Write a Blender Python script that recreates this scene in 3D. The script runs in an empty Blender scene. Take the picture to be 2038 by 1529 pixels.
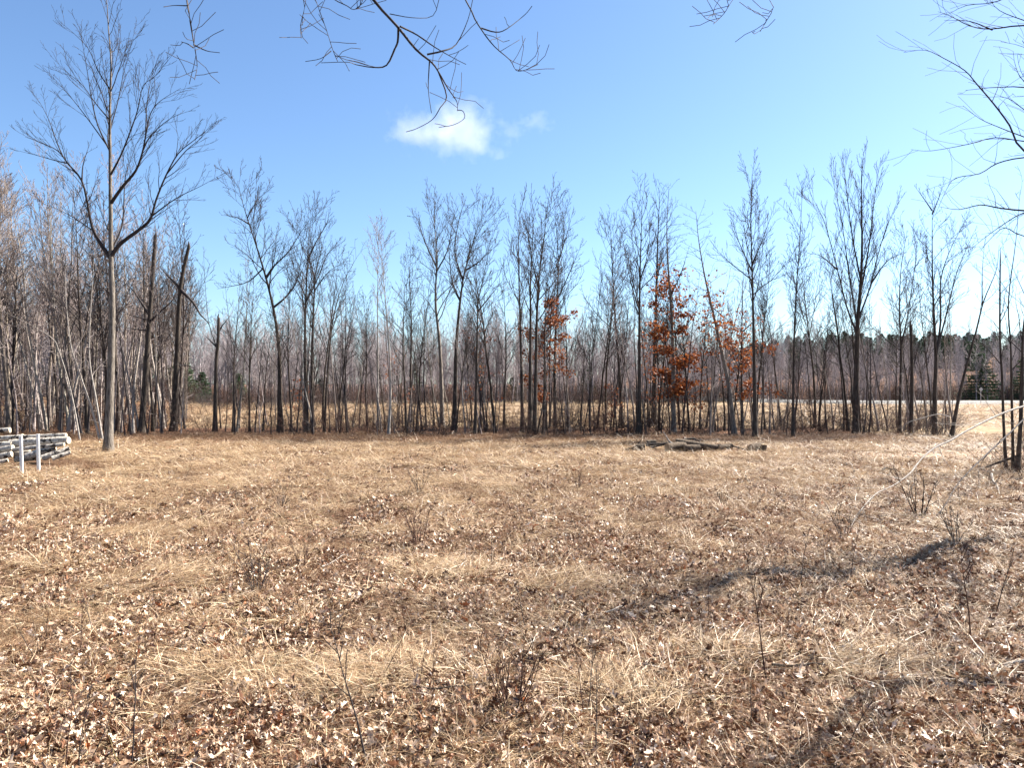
import bpy, math, random
import numpy as np

random.seed(11)
rng = np.random.default_rng(11)
scene = bpy.context.scene
COL = scene.collection
R = math.radians

# ------------------------------------------------------------------ camera
F, CX, CY, H = 1531.0, 1019.0, 764.5, 3.0      # focal length and centre in photo pixels, eye height
cam_data = bpy.data.cameras.new('camera')
cam_data.sensor_width = 36.0
cam_data.lens = 36.0 * F / 2038.0
cam_data.clip_start = 0.1
cam_data.clip_end = 9000.0
cam = bpy.data.objects.new('camera', cam_data)
cam.location = (0, 0, H)
cam.rotation_euler = (R(90), 0, 0)
COL.objects.link(cam)
scene.camera = cam

# ------------------------------------------------------------------ sky and sun
SUN_AZ, SUN_EL = 62.0, 41.0                     # degrees right of the view direction, above the horizon
world = bpy.data.worlds.new('World')
scene.world = world
world.use_nodes = True
wn, wl = world.node_tree.nodes, world.node_tree.links
wn.clear()
sky = wn.new('ShaderNodeTexSky')
sky.sky_type = 'NISHITA'
sky.sun_disc = False
sky.sun_elevation = R(SUN_EL)
sky.sun_rotation = R(SUN_AZ)
sky.air_density = 0.93
sky.dust_density = 0.6
sky.ozone_density = 1.3
bg = wn.new('ShaderNodeBackground')
bg.inputs['Strength'].default_value = 0.05
wo = wn.new('ShaderNodeOutputWorld')
tintn = wn.new('ShaderNodeMix'); tintn.data_type = 'RGBA'; tintn.blend_type = 'MULTIPLY'; tintn.inputs['Factor'].default_value = 1.0
tintn.inputs['B'].default_value = (0.78, 0.93, 1.08, 1)
wl.new(sky.outputs[0], tintn.inputs['A'])
wl.new(tintn.outputs['Result'], bg.inputs['Color'])
wl.new(bg.outputs[0], wo.inputs['Surface'])

sun_data = bpy.data.lights.new('sun', 'SUN')
sun_data.energy = 5.0
sun_data.angle = R(0.53)
sun_data.color = (1.0, 0.95, 0.87)
sun = bpy.data.objects.new('sun', sun_data)
COL.objects.link(sun)
sd = (math.sin(R(SUN_AZ)) * math.cos(R(SUN_EL)), math.cos(R(SUN_AZ)) * math.cos(R(SUN_EL)), math.sin(R(SUN_EL)))
from mathutils import Vector
sun.rotation_euler = Vector(sd).to_track_quat('Z', 'Y').to_euler()
sun.location = (40, 15, 60)

scene.view_settings.view_transform = 'Standard'
scene.view_settings.look = 'None'
scene.view_settings.gamma = 1.0
scene.view_settings.exposure = 2.06
scene.view_settings.use_curve_mapping = False
scene.cycles.max_bounces = 6
scene.cycles.transparent_max_bounces = 6
scene.cycles.volume_bounces = 3

# ------------------------------------------------------------------ small helpers
def link(o, parent=None):
    COL.objects.link(o)
    if parent is not None:
        o.parent = parent
    return o

def tag(o, label=None, cat=None, group=None, kind=None):
    if label: o['label'] = label
    if cat: o['category'] = cat
    if group: o['group'] = group
    if kind: o['kind'] = kind
    return o

def empty(name, loc=(0, 0, 0), rz=0.0):
    o = bpy.data.objects.new(name, None)
    o.empty_display_size = 0.3
    o.location = loc
    o.rotation_euler = (0, 0, rz)
    return link(o)

def np_mesh(name, V, Q, mat, smooth=True, tint=None):
    """V (n,3) verts, Q list of arrays (m,k) of faces of equal size k"""
    me = bpy.data.meshes.new(name)
    V = np.asarray(V, dtype=np.float32)
    Q = [np.asarray(q, dtype=np.int32) for q in Q if len(q)]
    nl = sum(q.size for q in Q); nf = sum(len(q) for q in Q)
    me.vertices.add(len(V)); me.vertices.foreach_set('co', V.ravel())
    me.loops.add(nl); me.loops.foreach_set('vertex_index', np.concatenate([q.ravel() for q in Q]))
    me.polygons.add(nf)
    tot = np.concatenate([np.full(len(q), q.shape[1], dtype=np.int32) for q in Q])
    start = np.concatenate([[0], np.cumsum(tot)[:-1]]).astype(np.int32)
    me.polygons.foreach_set('loop_start', start)
    me.polygons.foreach_set('loop_total', tot)
    me.polygons.foreach_set('use_smooth', np.full(nf, smooth, dtype=bool))
    if tint is not None:
        a = me.attributes.new('tint', 'FLOAT', 'POINT')
        a.data.foreach_set('value', np.asarray(tint, dtype=np.float32))
    me.update(calc_edges=True)
    me.validate()
    if mat is not None:
        me.materials.append(mat)
    return me

def vnoise(x, y, seed=0):
    xi = np.floor(x).astype(np.int64); yi = np.floor(y).astype(np.int64)
    fx = x - xi; fy = y - yi
    fx = fx * fx * (3 - 2 * fx); fy = fy * fy * (3 - 2 * fy)
    def h(a, b):
        n = (a * 374761393 + b * 668265263 + seed * 974711) & 0x7fffffff
        n = ((n ^ (n >> 13)) * 1274126177) & 0x7fffffff
        return ((n ^ (n >> 16)) & 0xffff) / 65535.0
    return (h(xi, yi) * (1 - fx) + h(xi + 1, yi) * fx) * (1 - fy) + (h(xi, yi + 1) * (1 - fx) + h(xi + 1, yi + 1) * fx) * fy

def fbm(x, y, seed=0, octv=3):
    s = 0.0; a = 0.5; t = 0.0
    for k in range(octv):
        s = s + a * vnoise(x * 2 ** k, y * 2 ** k, seed + k * 17); t += a; a *= 0.5
    return s / t

def hgt(x, y):
    x = np.asarray(x, dtype=float); y = np.asarray(y, dtype=float)
    near = np.clip((70 - y) / 20, 0, 1)
    h = near * ((fbm(x * 0.22, y * 0.22, 3) - 0.5) * 0.20 + (fbm(x * 1.3, y * 0.9, 9) - 0.5) * 0.17)
    hill = np.clip((y - 140) / 120, 0, 1); hill = hill * hill * (3 - 2 * hill)
    side = np.clip((x - 10) / 90, 0, 1)
    h = h + hill * (2.0 + 12.0 * side)
    wood = np.clip((-x - 0.40 * y) / 6, 0, 1) * np.clip((y - 60) / 40, 0, 1)
    return h + wood * 1.0

def hz(x, y):
    return float(hgt(np.array([x]), np.array([y]))[0])

def W(px, py, D):
    """photo pixel at distance D -> point in the place"""
    return ((px - CX) / F * D, D, H - (py - CY) / F * D)

def depth(py):
    return H * F / (py - CY)

# ------------------------------------------------------------------ materials
def new_mat(name):
    m = bpy.data.materials.new(name)
    m.use_nodes = True
    n, l = m.node_tree.nodes, m.node_tree.links
    n.clear()
    out = n.new('ShaderNodeOutputMaterial')
    return m, n, l, out

def ramp(n, stops, interp='LINEAR'):
    r = n.new('ShaderNodeValToRGB')
    r.color_ramp.interpolation = interp
    e = r.color_ramp.elements
    while len(e) > 1: e.remove(e[-1])
    e[0].position = stops[0][0]; e[0].color = (*stops[0][1], 1)
    for p, c in stops[1:]:
        k = e.new(p); k.color = (*c, 1)
    return r

def bark_mat(name, dark, light, scale=5.0, stretch=0.18, bump=0.6, blotch=None):
    m, n, l, out = new_mat(name)
    tc = n.new('ShaderNodeTexCoord')
    mp = n.new('ShaderNodeMapping'); mp.inputs['Scale'].default_value = (scale, scale, scale * stretch)
    l.new(tc.outputs['Object'], mp.inputs['Vector'])
    no = n.new('ShaderNodeTexNoise'); no.inputs['Scale'].default_value = 2.0; no.inputs['Detail'].default_value = 6; no.inputs['Roughness'].default_value = 0.7
    l.new(mp.outputs[0], no.inputs['Vector'])
    rp = ramp(n, [(0.34, dark), (0.62, light)])
    l.new(no.outputs['Fac'], rp.inputs['Fac'])
    col = rp.outputs['Color']
    if blotch:
        n2 = n.new('ShaderNodeTexNoise'); n2.inputs['Scale'].default_value = blotch[0]; n2.inputs['Detail'].default_value = 4
        l.new(tc.outputs['Object'], n2.inputs['Vector'])
        r2 = ramp(n, [(blotch[1], (0, 0, 0)), (blotch[1] + 0.05, (1, 1, 1))])
        l.new(n2.outputs['Fac'], r2.inputs['Fac'])
        mx = n.new('ShaderNodeMix'); mx.data_type = 'RGBA'
        l.new(r2.outputs['Color'], mx.inputs['Factor']); l.new(col, mx.inputs['A']); mx.inputs['B'].default_value = (*blotch[2], 1)
        col = mx.outputs['Result']
    oi = n.new('ShaderNodeObjectInfo')
    mu = n.new('ShaderNodeMix'); mu.data_type = 'RGBA'; mu.blend_type = 'MULTIPLY'; mu.inputs['Factor'].default_value = 1.0
    l.new(col, mu.inputs['A']); l.new(oi.outputs['Color'], mu.inputs['B'])
    b = n.new('ShaderNodeBsdfPrincipled'); b.inputs['Roughness'].default_value = 0.9; b.inputs['Specular IOR Level'].default_value = 0.2
    l.new(mu.outputs['Result'], b.inputs['Base Color'])
    bp = n.new('ShaderNodeBump'); bp.inputs['Strength'].default_value = bump; bp.inputs['Distance'].default_value = 0.05
    l.new(no.outputs['Fac'], bp.inputs['Height']); l.new(bp.outputs[0], b.inputs['Normal'])
    l.new(b.outputs[0], out.inputs['Surface'])
    return m

def litter_mat(name, stops, transl=0.25, rough=0.6, spec=0.3, attr='tint', noise=None):
    """thin dry plant matter; colour picked per leaf or blade"""
    m, n, l, out = new_mat(name)
    at = n.new('ShaderNodeAttribute'); at.attribute_name = attr
    oi = n.new('ShaderNodeObjectInfo')
    ad = n.new('ShaderNodeMath'); ad.operation = 'ADD'
    l.new(at.outputs['Fac'], ad.inputs[0]); l.new(oi.outputs['Random'], ad.inputs[1])
    fr = n.new('ShaderNodeMath'); fr.operation = 'FRACT'; l.new(ad.outputs[0], fr.inputs[0])
    rp = ramp(n, stops); l.new(fr.outputs[0], rp.inputs['Fac'])
    b = n.new('ShaderNodeBsdfPrincipled'); b.inputs['Roughness'].default_value = rough; b.inputs['Specular IOR Level'].default_value = spec
    t = n.new('ShaderNodeBsdfTranslucent')
    l.new(rp.outputs['Color'], b.inputs['Base Color']); l.new(rp.outputs['Color'], t.inputs['Color'])
    mx = n.new('ShaderNodeMixShader'); mx.inputs['Fac'].default_value = transl
    l.new(b.outputs[0], mx.inputs[1]); l.new(t.outputs[0], mx.inputs[2])
    l.new(mx.outputs[0], out.inputs['Surface'])
    return m

M = {}
M['bark_grey'] = bark_mat('bark_grey', (0.05, 0.04, 0.033), (0.29, 0.245, 0.20), 9.0, 0.16, 1.0)
M['bark_dark'] = bark_mat('bark_dark', (0.018, 0.014, 0.012), (0.085, 0.066, 0.052), 6.0, 0.2, 0.7)
M['bark_pale'] = bark_mat('bark_pale', (0.17, 0.15, 0.13), (0.36, 0.32, 0.28), 5.0, 0.5, 0.3)
M['twig_dark'] = bark_mat('twig_dark', (0.022, 0.018, 0.017), (0.065, 0.052, 0.05), 3.0, 1.0, 0.0)
M['twig_pale'] = bark_mat('twig_pale', (0.16, 0.13, 0.12), (0.28, 0.235, 0.215), 3.0, 1.0, 0.0)
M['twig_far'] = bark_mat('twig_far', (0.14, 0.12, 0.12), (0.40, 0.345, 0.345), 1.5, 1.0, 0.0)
M['stem_red'] = bark_mat('stem_red', (0.03, 0.016, 0.013), (0.09, 0.048, 0.036), 8.0, 1.0, 0.0)
M['log_bark'] = bark_mat('log_bark', (0.20, 0.16, 0.125), (0.58, 0.52, 0.44), 6.0, 1.0, 1.0, blotch=(5.0, 0.56, (0.05, 0.04, 0.035)))
M['log_end'] = bark_mat('log_end', (0.30, 0.24, 0.17), (0.55, 0.46, 0.35), 9.0, 1.0, 0.2)
M['log_brown'] = bark_mat('log_brown', (0.03, 0.021, 0.015), (0.14, 0.10, 0.066), 6.0, 1.0, 0.6)
M['log_brown_end'] = bark_mat('log_brown_end', (0.20, 0.13, 0.07), (0.42, 0.30, 0.18), 8.0, 1.0, 0.2)
M['oak_leaf'] = litter_mat('oak_leaf', [(0.0, (0.11, 0.028, 0.012)), (0.35, (0.22, 0.058, 0.018)), (0.7, (0.32, 0.095, 0.026)), (1.0, (0.42, 0.18, 0.06))], 0.35, 0.55, 0.3)
M['litter_leaf'] = litter_mat('litter_leaf', [(0.0, (0.035, 0.013, 0.007)), (0.26, (0.10, 0.038, 0.016)), (0.44, (0.24, 0.115, 0.055)), (0.60, (0.45, 0.30, 0.19)), (0.93, (0.72, 0.575, 0.43)), (1.0, (0.30, 0.085, 0.02))], 0.12, 0.45, 0.5)
M['straw'] = litter_mat('straw', [(0.0, (0.10, 0.052, 0.026)), (0.3, (0.25, 0.145, 0.068)), (0.58, (0.46, 0.31, 0.17)), (0.92, (0.72, 0.56, 0.375)), (1.0, (0.24, 0.19, 0.07))], 0.15, 0.45, 0.4)
M['brown_grass'] = litter_mat('brown_grass', [(0.0, (0.06, 0.026, 0.014)), (0.5, (0.17, 0.085, 0.045)), (1.0, (0.34, 0.22, 0.13))], 0.25, 0.6, 0.2)
M['needle'] = litter_mat('needle', [(0.0, (0.022, 0.045, 0.018)), (0.5, (0.045, 0.085, 0.035)), (1.0, (0.10, 0.15, 0.065))], 0.2, 0.6, 0.3)
M['pine_far'] = litter_mat('pine_far', [(0.0, (0.02, 0.035, 0.018)), (1.0, (0.06, 0.085, 0.045))], 0.15, 0.7, 0.2)

def ground_mat():
    m, n, l, out = new_mat('ground_soil')
    tc = n.new('ShaderNodeTexCoord')
    def noise(s, d, r=0.6, vec=None):
        k = n.new('ShaderNodeTexNoise'); k.inputs['Scale'].default_value = s; k.inputs['Detail'].default_value = d; k.inputs['Roughness'].default_value = r
        l.new(vec or tc.outputs['Object'], k.inputs['Vector']); return k
    fine = noise(14.0, 8, 0.75)
    big = noise(0.35, 4)
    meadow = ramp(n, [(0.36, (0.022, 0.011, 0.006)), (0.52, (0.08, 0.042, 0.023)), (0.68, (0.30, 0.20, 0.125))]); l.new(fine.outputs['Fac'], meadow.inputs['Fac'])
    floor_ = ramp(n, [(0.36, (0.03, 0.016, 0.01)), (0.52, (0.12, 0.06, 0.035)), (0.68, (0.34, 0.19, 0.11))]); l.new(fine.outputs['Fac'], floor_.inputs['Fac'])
    mid = noise(2.2, 8, 0.7)
    field = ramp(n, [(0.30, (0.11, 0.068, 0.036)), (0.5, (0.27, 0.19, 0.115)), (0.68, (0.42, 0.315, 0.205))]); l.new(mid.outputs['Fac'], field.inputs['Fac'])
    green = ramp(n, [(0.60, (0, 0, 0)), (0.72, (1, 1, 1))]); l.new(big.outputs['Fac'], green.inputs['Fac'])
    gm = n.new('ShaderNodeMix'); gm.data_type = 'RGBA'
    gmul = n.new('ShaderNodeMath'); gmul.operation = 'MULTIPLY'; gmul.inputs[1].default_value = 0.45
    l.new(green.outputs['Color'], gmul.inputs[0]); l.new(gmul.outputs[0], gm.inputs['Factor'])
    l.new(field.outputs['Color'], gm.inputs['A']); gm.inputs['B'].default_value = (0.36, 0.36, 0.13, 1)
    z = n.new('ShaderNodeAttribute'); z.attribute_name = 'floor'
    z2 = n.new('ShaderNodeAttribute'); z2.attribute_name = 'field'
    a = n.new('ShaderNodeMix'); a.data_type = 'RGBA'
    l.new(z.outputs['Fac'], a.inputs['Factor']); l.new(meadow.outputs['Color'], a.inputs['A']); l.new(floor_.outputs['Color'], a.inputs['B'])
    b2 = n.new('ShaderNodeMix'); b2.data_type = 'RGBA'
    l.new(z2.outputs['Fac'], b2.inputs['Factor']); l.new(a.outputs['Result'], b2.inputs['A']); l.new(gm.outputs['Result'], b2.inputs['B'])
    b = n.new('ShaderNodeBsdfPrincipled'); b.inputs['Roughness'].default_value = 0.95; b.inputs['Specular IOR Level'].default_value = 0.1
    l.new(b2.outputs['Result'], b.inputs['Base Color'])
    bp = n.new('ShaderNodeBump'); bp.inputs['Strength'].default_value = 0.9; bp.inputs['Distance'].default_value = 0.06
    l.new(fine.outputs['Fac'], bp.inputs['Height']); l.new(bp.outputs[0], b.inputs['Normal'])
    l.new(b.outputs[0], out.inputs['Surface'])
    return m

def plain_mat(name, c0, c1, scale, rough=0.8, bump=0.2, spec=0.3):
    m, n, l, out = new_mat(name)
    tc = n.new('ShaderNodeTexCoord')
    no = n.new('ShaderNodeTexNoise'); no.inputs['Scale'].default_value = scale; no.inputs['Detail'].default_value = 8; no.inputs['Roughness'].default_value = 0.65
    l.new(tc.outputs['Object'], no.inputs['Vector'])
    rp = ramp(n, [(0.35, c0), (0.65, c1)]); l.new(no.outputs['Fac'], rp.inputs['Fac'])
    b = n.new('ShaderNodeBsdfPrincipled'); b.inputs['Roughness'].default_value = rough; b.inputs['Specular IOR Level'].default_value = spec
    l.new(rp.outputs['Color'], b.inputs['Base Color'])
    bp = n.new('ShaderNodeBump'); bp.inputs['Strength'].default_value = bump; bp.inputs['Distance'].default_value = 0.02
    l.new(no.outputs['Fac'], bp.inputs['Height']); l.new(bp.outputs[0], b.inputs['Normal'])
    l.new(b.outputs[0], out.inputs['Surface'])
    return m

M['ground'] = ground_mat()
M['dirt'] = plain_mat('dirt', (0.16, 0.10, 0.065), (0.42, 0.31, 0.22), 7.0, 0.95, 0.5, 0.1)
M['road'] = plain_mat('road', (0.12, 0.115, 0.105), (0.18, 0.17, 0.155), 1.5, 0.85, 0.1)
M['white_paint'] = plain_mat('white_paint', (0.60, 0.59, 0.56), (0.76, 0.75, 0.72), 12.0, 0.5, 0.1)
M['galv'] = plain_mat('galvanised', (0.34, 0.34, 0.34), (0.48, 0.48, 0.47), 20.0, 0.5, 0.05)

# ------------------------------------------------------------------ the ground, path and road
def graded(dense0, dense1, step, lo, hi, grow=1.18):
    a = list(np.arange(dense0, dense1 + 1e-6, step))
    s = step; v = a[-1]
    while v < hi:
        s *= grow; v += s; a.append(v)
    s = step; v = a[0]; b = []
    while v > lo:
        s *= grow; v -= s; b.append(v)
    return np.array(b[::-1] + a)

def build_ground():
    xs = graded(-31, 31, 0.38, -2600, 2600); ys = graded(2, 54, 0.38, -60, 4000, 1.1)
    X, Y = np.meshgrid(xs, ys)
    Z = hgt(X, Y)
    V = np.stack([X.ravel(), Y.ravel(), Z.ravel()], 1)
    nx, ny = len(xs), len(ys)
    i = np.arange(nx * ny).reshape(ny, nx)
    q = np.stack([i[:-1, :-1].ravel(), i[:-1, 1:].ravel(), i[1:, 1:].ravel(), i[1:, :-1].ravel()], 1)
    me = np_mesh('ground', V, [q], M['ground'])
    x, y = V[:, 0], V[:, 1]
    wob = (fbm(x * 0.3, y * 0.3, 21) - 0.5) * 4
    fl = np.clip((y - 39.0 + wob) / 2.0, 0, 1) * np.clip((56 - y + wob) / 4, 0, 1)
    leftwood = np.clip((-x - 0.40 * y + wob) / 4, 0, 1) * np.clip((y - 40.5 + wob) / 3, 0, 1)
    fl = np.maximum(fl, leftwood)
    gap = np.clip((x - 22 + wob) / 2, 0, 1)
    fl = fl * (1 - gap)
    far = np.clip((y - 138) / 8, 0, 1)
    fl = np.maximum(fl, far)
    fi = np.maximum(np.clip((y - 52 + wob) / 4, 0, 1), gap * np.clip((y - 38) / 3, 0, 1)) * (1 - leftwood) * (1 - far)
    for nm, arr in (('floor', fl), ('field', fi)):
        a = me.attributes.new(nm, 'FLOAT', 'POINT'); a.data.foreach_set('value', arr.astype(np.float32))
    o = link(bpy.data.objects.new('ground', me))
    tag(o, kind='structure')
build_ground()

def strip(name, centre, halfw, mat, lift, n=60, cross=7, seed=5):
    """a ribbon that follows the ground; centre(t) -> x, y"""
    t = np.linspace(0, 1, n)
    c = np.array([centre(k) for k in t])
    d = np.gradient(c, axis=0); d /= np.linalg.norm(d, axis=1)[:, None]
    nrm = np.stack([-d[:, 1], d[:, 0]], 1)
    V = []
    for k in range(cross):
        u = -1 + 2 * k / (cross - 1)
        wv = halfw * (1 + 0.35 * (fbm(t * 18 + (seed if u > 0 else 40), t * 0 + abs(u), seed) - 0.5))
        p = c + nrm * (u * wv)[:, None]
        V.append(np.stack([p[:, 0], p[:, 1], hgt(p[:, 0], p[:, 1]) + lift(abs(u))], 1))
    V = np.stack(V, 1).reshape(-1, 3)
    i = np.arange(n * cross).reshape(n, cross)
    q = np.stack([i[:-1, :-1].ravel(), i[1:, :-1].ravel(), i[1:, 1:].ravel(), i[:-1, 1:].ravel()], 1)
    o = link(bpy.data.objects.new(name, np_mesh(name, V, [q], mat)))
    return tag(o, kind='structure')

strip('path', lambda t: (14.5 + 40 * t, 31.5 + 8 * t - 3 * t * t), 1.5, M['dirt'], lambda u: 0.03 if u < 0.9 else -0.06, 70, 15)
strip('road', lambda t: (25 + 335 * t, 118 + 70 * max(0.0, 1 - t / 0.09) ** 2), 4.6, M['road'], lambda u: 0.42 if u < 0.6 else (0.36 if u < 0.8 else -0.1), 60, 9)

# ------------------------------------------------------------------ tree growing
def vadd(a, b, s=1.0): return (a[0] + b[0] * s, a[1] + b[1] * s, a[2] + b[2] * s)
def vnorm(a):
    k = math.sqrt(a[0] * a[0] + a[1] * a[1] + a[2] * a[2]) or 1.0
    return (a[0] / k, a[1] / k, a[2] / k)
def vcross(a, b): return (a[1] * b[2] - a[2] * b[1], a[2] * b[0] - a[0] * b[2], a[0] * b[1] - a[1] * b[0])
def vdot(a, b): return a[0] * b[0] + a[1] * b[1] + a[2] * b[2]
RND = random.Random(5)

def deflect(d, ang, az=None):
    r = vnorm(vcross(d, (0.31, 0.74, 0.59)))
    s = vcross(d, r)
    az = RND.uniform(0, 6.2832) if az is None else az
    u = (r[0] * math.cos(az) + s[0] * math.sin(az), r[1] * math.cos(az) + s[1] * math.sin(az), r[2] * math.cos(az) + s[2] * math.sin(az))
    c, k = math.cos(ang), math.sin(ang)
    return (d[0] * c + u[0] * k, d[1] * c + u[1] * k, d[2] * c + u[2] * k)

def at(pts, t):
    n = len(pts) - 1
    f = min(max(t, 0), 0.9999) * n; i = int(f); f -= i
    a, b = pts[i], pts[i + 1]
    return (a[0] + (b[0] - a[0]) * f, a[1] + (b[1] - a[1]) * f, a[2] + (b[2] - a[2]) * f), vnorm((b[0] - a[0], b[1] - a[1], b[2] - a[2])), i, f

def dense(pts):
    for i in range(len(pts) - 1):
        for t in (0.0, 0.25, 0.5, 0.75):
            yield tuple(pts[i][k] + (pts[i + 1][k] - pts[i][k]) * t for k in range(3))
    yield pts[-1]

def plen(pts):
    return sum(math.dist(pts[i], pts[i + 1]) for i in range(len(pts) - 1))

SEG = {1: 6, 2: 4, 3: 3, 4: 2}

def shoot(buf, p, d, L, r, lev, S):
    """grow one branch and its side shoots; S: dict of the tree's habits"""
    n = SEG[min(lev, 4)]
    pts, rad = [p], [r]
    st = L / n
    for i in range(n):
        w = S['wander']
        d = vnorm((d[0] + RND.gauss(0, w), d[1] + RND.gauss(0, w), d[2] + RND.gauss(0, w) + S['up'] * (1 if lev > 1 else 1.2)))
        p = vadd(p, d, st); pts.append(p)
        rad.append(max(r * (1 - 0.86 * (i + 1) / n), S['rmin']))
    buf.append((pts, rad, lev))
    side(buf, pts, rad, lev, S)

def side(buf, pts, rad, lev, S, t0=None, dens=1.0):
    if lev >= S['maxlev']: return
    L = plen(pts)
    k = S['per_m'][min(lev, len(S['per_m']) - 1)] * L * dens
    cnt = int(k + RND.random())
    t0 = S['t0'] if t0 is None else t0
    for j in range(cnt):
        t = t0 + (1 - t0) * (j + RND.random()) / max(cnt, 1)
        q, d, i, f = at(pts, t)
        rr = rad[i] + (rad[i + 1] - rad[i]) * f
        cl = S['ratio'][min(lev, len(S['ratio']) - 1)] * L * (1.1 - 0.75 * t) * RND.uniform(0.5, 1.25)
        cl = min(max(cl, 0.12), S['lmax'][min(lev, len(S['lmax']) - 1)])
        cd = deflect(d, S['ang'] * RND.uniform(0.6, 1.3))
        if cd[2] < S.get('minz', -0.15): cd = (cd[0], cd[1], abs(cd[2]) * 0.5)
        shoot(buf, q, vnorm(cd), cl, max(min(rr * 0.55, cl * 0.0105), S['rmin']), lev + 1, S)

def tubes(polys, sides_of):
    """polylines with radii -> verts, quads"""
    groups = {}
    for pts, rad, lev in polys:
        groups.setdefault((len(pts), sides_of(lev)), []).append((pts, rad))
    V, Q, off = [], [], 0
    for (n, s), lst in groups.items():
        P = np.array([a for a, b in lst]); Rr = np.array([b for a, b in lst])
        m = len(lst)
        T = np.gradient(P, axis=1); T /= (np.linalg.norm(T, axis=2, keepdims=True) + 1e-9)
        md = P[:, -1] - P[:, 0]
        ref = np.where((np.abs(md[:, 2]) > 0.7 * np.linalg.norm(md, axis=1))[:, None], np.array([[1.0, 0.13, 0]]), np.array([[0.05, 0.1, 1.0]]))[:, None, :]
        U = ref - (ref * T).sum(2, keepdims=True) * T; U /= (np.linalg.norm(U, axis=2, keepdims=True) + 1e-9)
        B = np.cross(T, U)
        a = np.arange(s) * 2 * np.pi / s
        ring = P[:, :, None, :] + Rr[:, :, None, None] * (np.cos(a)[None, None, :, None] * U[:, :, None, :] + np.sin(a)[None, None, :, None] * B[:, :, None, :])
        V.append(ring.reshape(-1, 3))
        idx = (np.arange(m * n * s) + off).reshape(m, n, s)
        nx = np.roll(idx, -1, axis=2)
        Q.append(np.stack([idx[:, :-1].ravel(), nx[:, :-1].ravel(), nx[:, 1:].ravel(), idx[:, 1:].ravel()], 1))
        off += m * n * s
    return np.concatenate(V), np.concatenate(Q)

SIDES = lambda lev: {0: 10, 1: 6, 2: 4}.get(lev, 3)

def smooth_poly(pts, k=3):
    """Catmull-Rom resample"""
    if len(pts) < 3: 
        return [tuple(np.array(pts[0]) * (1 - t) + np.array(pts[-1]) * t) for t in np.linspace(0, 1, k + 1)]
    P = [np.array(p, dtype=float) for p in pts]
    P = [2 * P[0] - P[1]] + P + [2 * P[-1] - P[-2]]
    out = []
    for i in range(1, len(P) - 2):
        for j in range(k):
            t = j / k
            out.append(tuple(0.5 * ((2 * P[i]) + (P[i + 1] - P[i - 1]) * t + (2 * P[i - 1] - 5 * P[i] + 4 * P[i + 1] - P[i + 2]) * t * t + (3 * P[i] - P[i - 1] - 3 * P[i + 1] + P[i + 2]) * t ** 3)))
    out.append(tuple(P[-2]))
    return out

def habit(**k):
    S = dict(wander=0.09, up=0.07, maxlev=3, per_m=[1.6, 2.6, 4.0], t0=0.25, ratio=[0.30, 0.42, 0.45], lmax=[5, 2.2, 0.9], ang=0.75, rmin=0.006)
    S.update(k); return S

def leaf_cloud(polys, n, size, levs=(2, 3), zmax=None, spread=0.22, low=1.0):
    """dry leaves hanging on the shoots: folded pairs of triangles"""
    src = [p for p in polys if p[2] in levs and (zmax is None or p[0][-1][2] < zmax)]
    if not src: return None
    V, Q, T = [], [], []
    k = 0
    for j in range(n):
        p = RND.choice(src)
        if zmax and RND.random() < low * p[0][-1][2] / zmax: continue
        q, d, _, _ = at(p[0], RND.uniform(0.2, 1))
        c = np.array(q) + np.array([RND.gauss(0, spread), RND.gauss(0, spread), RND.gauss(0, spread * 0.6) - 0.05])
        s = size * RND.uniform(0.6, 1.3)
        a = np.array(vnorm((RND.gauss(0, 1), RND.gauss(0, 1), RND.gauss(-0.5, 0.6))))
        b = np.cross(a, np.array(vnorm((RND.gauss(0, 1), RND.gauss(0, 1), RND.gauss(0, 1))))); b /= np.linalg.norm(b) + 1e-9
        up = np.cross(a, b)
        for w in (c, c + a * s * 0.5 + b * s * 0.36 + up * s * 0.18, c + a * s, c + a * s * 0.5 - b * s * 0.36 + up * s * 0.18): V.append(w)
        Q.append((k, k + 1, k + 2)); Q.append((k, k + 2, k + 3)); k += 4
        T += [RND.random()] * 4
    return V, Q, T

LOWTWIG = habit(maxlev=3, per_m=[0.8, 2.0, 2.2], lmax=[1.5, 0.7, 0.4], ratio=[0.14, 0.45, 0.4], ang=1.15, up=0.02, rmin=0.0065, wander=0.2)

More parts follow.
